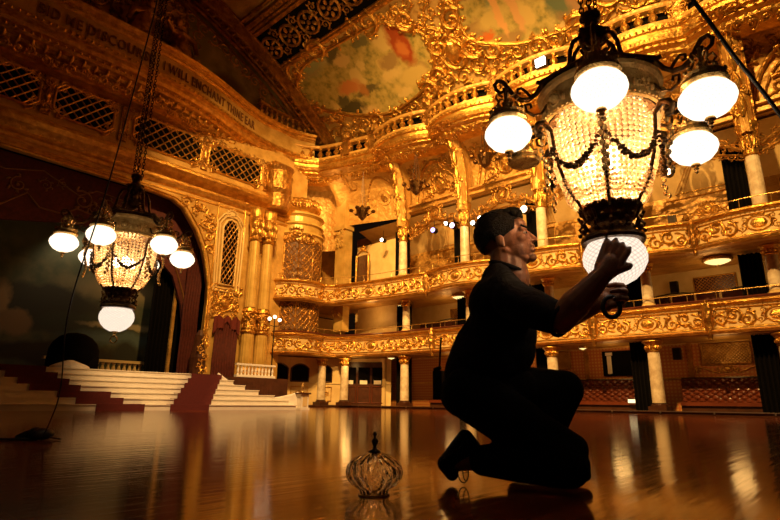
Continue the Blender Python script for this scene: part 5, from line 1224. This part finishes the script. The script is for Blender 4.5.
# left hand: cupped under the bowl, fingers to the near side
hand(q,wrL,-sd*.2+fw*.55+up*.12-A([.2,0,0]),up*.95,-sd*.3-rt*.3+A([-.9,-.2,0]),[(30,55,40),(34,55,40),(38,58,40),(45,60,40)],(up*.9+fw*.3,up*.4+fw*.8),1.25)
body=organic(q,'body',M['skin'],man,.0042,8)
# eyes, brows, lips, stubble
q=MB()
for s in (-1,1): oball(q,hx(.0815,.031*s,.008),(.0115*S,.0125*S,.0075*S),AX)
q.build('eyes',M['eye'],man,smooth=True)
q=MB()
for s in (-1,1): oball(q,hx(.0925,.0325*s,.0075),(.0025*S,.005*S,.005*S),AX)
q.build('irises',M['hair'],man,smooth=True)
q=MB()
for s in (-1,1): capsule(q,hx(.0945,.012*s,.036),hx(.083,.050*s,.038),.0050*S,.0035*S,8)
q.build('eyebrows',M['hair'],man,smooth=True)
# hair: cap over the cranium stopping at the hairline, short sides and nape
q=MB(); n=44;m=26; rg=random.Random(5); G=[]
def hair_shell(off):
    G=[]
    for i in range(n):
        row=[]
        for j in range(m):
            th=2*PI*i/n; 
            # lower limit of the hair depends on direction (0 = front)
            cf=math.cos(th); lim=math.radians(62+ 62*(0.5-0.5*cf)**.8 + (18 if abs(math.sin(th))>.75 and cf>-.2 else 0))
            ph=lim*j/(m-1); s=math.sin(ph)
            v=.5+.5*math.sin(i*3.1+j*1.7)
            rr=off+.003*v-(.009*(j/(m-1))**3)
            row.append(hx(-.014+(.100+rr)*s*cf,(.078+rr)*s*math.sin(th),.040+(.095+rr*1.15)*math.cos(ph)))
        G.append(row)
    return np.array(G)
q.grid(hair_shell(.0135),cu=True); q.grid(hair_shell(.004),cu=True)
for k in range(16): 
    a=(k-7.5)/8; q.ball(hx(.084-.02*a*a,.055*a,.098+.004*math.sin(k*2.)),(.014*S,.014*S,.013*S),8,6)
oball(q,hx(.045,0,.112),(.055*S,.058*S,.030*S),AX); oball(q,hx(-.02,0,.125),(.075*S,.062*S,.026*S),AX)
q.build('hair',M['hair'],man,smooth=True)
# T-shirt
q=MB()
capsule(q,neckb-fw*.03+up*.015,neckb-fw*.03-up*.05,.078,.09,18); capsule(q,neckb+fw*.02-up*.012,neckb+fw*.03-up*.07,.079,.09,18); chain(q,[neckb+up*-.035-fw*.015,chest+up*.03-fw*.01,chest-up*.08-fw*.02,waist-fw*.03,pelvis+up*.06-fw*.03],[.085,.155,.165,.165,.17],20)
oball(q,chest+up*.04,(.17,.25,.17),[fw,sd,up]); oball(q,chest-up*.1-fw*.0,(.175,.225,.18),[fw,sd,up]); oball(q,waist-up*.02+fw*.02,(.19,.22,.18),[fw,sd,up])
chain(q,[neckb-up*.05+sd*-.05,chest+up*.085-sd*.16+fw*.05,shR],[.075,.10,.088],16); chain(q,[neckb-up*.05+sd*.05,chest+up*.10+sd*.15,shL],[.075,.10,.085],16)
eS=shR+(elR-shR)*.80; chain(q,[shR+up*-.0,shR+(elR-shR)*.45,eS],[.092,.093,.080],16)
eL=shL+(elL-shL)*.85; chain(q,[shL,eL],[.09,.085],16)
capsule(q,neckb-fw*.045-up*.01,chest-fw*.03+up*.08,.085,.12,18)
for s_ in (-1,1): capsule(q,neckb+sd*.07*s_-fw*.02-up*.0,(shR if s_<0 else shL)+up*.02,.062,.085,16)
capsule(q,neckb+fw*.03-up*.035,chest+fw*.06,.07,.13,16)
oball(q,waist+fw*.09+up*.02,(.155,.19,.16),[fw,sd,up])
capsule(q,shR+fw*.05-up*.05,waist+fw*.12,.05,.06)
organic(q,'t_shirt',M['tshirt'],man,.0085,5)
# collar ring
q=MB(); P=[]
for t in np.linspace(0,2*PI,24,endpoint=False): P.append(neckb+up*(.046-.035*math.cos(t))+fw*(.088*math.cos(t)+.008)+sd*.088*math.sin(t)+fw*.005)
q.tube(P,.012,7,closed=True); q.build('shirt_collar',M['tshirt'],man,smooth=True)
# trousers
q=MB()
oball(q,pelvis-up*.02-fw*.03,(.165,.19,.155),[fw,sd,up]); oball(q,pelvis-fw*.09-up*.035,(.13,.18,.125),[fw,sd,up])
chain(q,[pelvis+up*.1-fw*.02,pelvis],[.165,.16],18)
chain(q,[hipR-fw*.04,hipR+(kneeR-hipR)*.5+fw*.01,kneeR+up*.01,kneeR+up*-.005],[.135,.128,.108,.108],18)
chain(q,[kneeR+fw*.02+up*-.01,kneeR+(ankR-kneeR)*.5,ankR-up*.005],[.102,.098,.072],18)
oball(q,kneeR+fw*.055+up*.03,(.055,.085,.08),[fw,sd,up]); capsule(q,hipR+(kneeR-hipR)*.55+fw*.05,kneeR+fw*.05+up*.06,.10,.07,16)
chain(q,[hipL-fw*.02,hipL+(kneeL-hipL)*.55,kneeL],[.135,.122,.098],18); oball(q,kneeL+fw*.01,(.10,.095,.098),[fw,sd,up])
chain(q,[kneeL-up*.02,kneeL+(ankL-kneeL)*.5+fw*.01,ankL],[.096,.10,.064],18)
chain(q,[pelvis+fw*.07,hipL+(kneeL-hipL)*.5-sd*.10],[.13,.11],16)
for k in range(4): capsule(q,hipR+(kneeR-hipR)*(.3+.17*k)-sd*.1+up*.04,hipR+(kneeR-hipR)*(.36+.17*k)+fw*.09,.025,.02,8)
organic(q,'trousers',M['trouser'],man,.0085,5)
# shoes
def shoe(name,toe,ball,ank,heel,wd=.052):
    q=MB(); chain(q,[toe,ball],[wd*.72,wd*.95],14); chain(q,[ball,ank],[wd*.95,wd*1.08],14); chain(q,[ball,heel],[wd*.9,wd*.9],14); chain(q,[heel,ank],[wd*.9,wd*1.1],14)
    o=organic(q,name,M['shoe'],man,.006,4); return o
s1=shoe('work_shoe',A([2.262,1.615,.046]),A([2.266,1.650,.09]),A([2.305,1.53,.165]),A([2.296,1.555,.212]),.047)
s2=shoe('work_shoe',A([2.70,1.14,.05])-fw*.0,A([2.67,1.22,.052]),A([2.625,1.40,.11]),A([2.60,1.46,.055]),.05)
q=MB(); 
for k in range(6): q.tube([A([2.24,1.66,.09])+fw*(.02*k)+up*(.014*k)-sd*.045,A([2.24,1.66,.09])+fw*(.02*k)+up*(.014*k+.01)-sd*.06+fw*.01,A([2.24,1.66,.09])+fw*(.02*k+.015)+up*(.014*k+.02)-sd*.04],.004,5)
c=A([2.272,1.555,.10]); P=[c+fw*(.026*math.sin(t))+up*(-.045+.045*math.cos(t)) for t in np.linspace(0,2*PI,18)]; q.tube(P,.0032,5); P=[c+fw*(.012+.014*math.sin(t))+up*(-.04+.04*math.cos(t)) for t in np.linspace(0,2*PI,18)]; q.tube(P,.003,5)
q.build('shoe_lace',M['rubber'],man)
# sleeve hem, belt radio on the hip
q=MB(); ax=(elR-shR)/np.linalg.norm(elR-shR); a1=np.cross(ax,up); a1/=np.linalg.norm(a1); a2=np.cross(ax,a1)
P=[eS+ax*.062+a1*.066*math.cos(t)+a2*.070*math.sin(t) for t in np.linspace(0,2*PI,22,endpoint=False)]; q.tube(P,.010,6,closed=True); q.build('sleeve_hem',M['tshirt'],man,smooth=True)
rad=empty('belt_radio',tuple(pelvis-fw*.27+up*.02),'small black radio with thin aerial clipped at the back of the person\'s belt','radio')
rp=pelvis-fw*.235+up*.01; q=MB(); q.box(rp,(.05,.07,.15),rz=fa); q.build('case',M['rubber'],rad); q=MB(); q.tube([rp+up*.07,rp+up*.25+fw*.012],.0055,6); q.ball(rp+up*.25+fw*.012,.008,6,4); q.build('aerial',M['rubber'],rad); q=MB(); q.tube([rp+up*.08-fw*.03,rp+up*.095+fw*.01],.011,6); q.build('knob',M['rubber'],rad)
# dark strap ring hanging from the left hand
q=MB(); c=A([2.392,.825,.80]); q.tube([c+rt*.036*math.sin(t)+up*(.046*math.cos(t)) for t in np.linspace(0,2*PI,26,endpoint=False)],.0105,8,closed=True); tag(q.build('strap_ring',M['rubber'],smooth=True),'black ring-shaped strap held under the glass bowl in the person\'s lower hand','strap')
# ------------------------------------------------------------------ bring everything to real size
K=.85
for o in list(bpy.data.objects):
    if o.parent is None:
        if o.type=='LIGHT': o.location*=K; o.data.energy*=K*K; o.data.shadow_soft_size*=K
        elif o.type=='CAMERA': m_=o.matrix_world.copy(); m_.translation*=K; o.matrix_world=m_
        else: o.location*=K; o.scale*=K
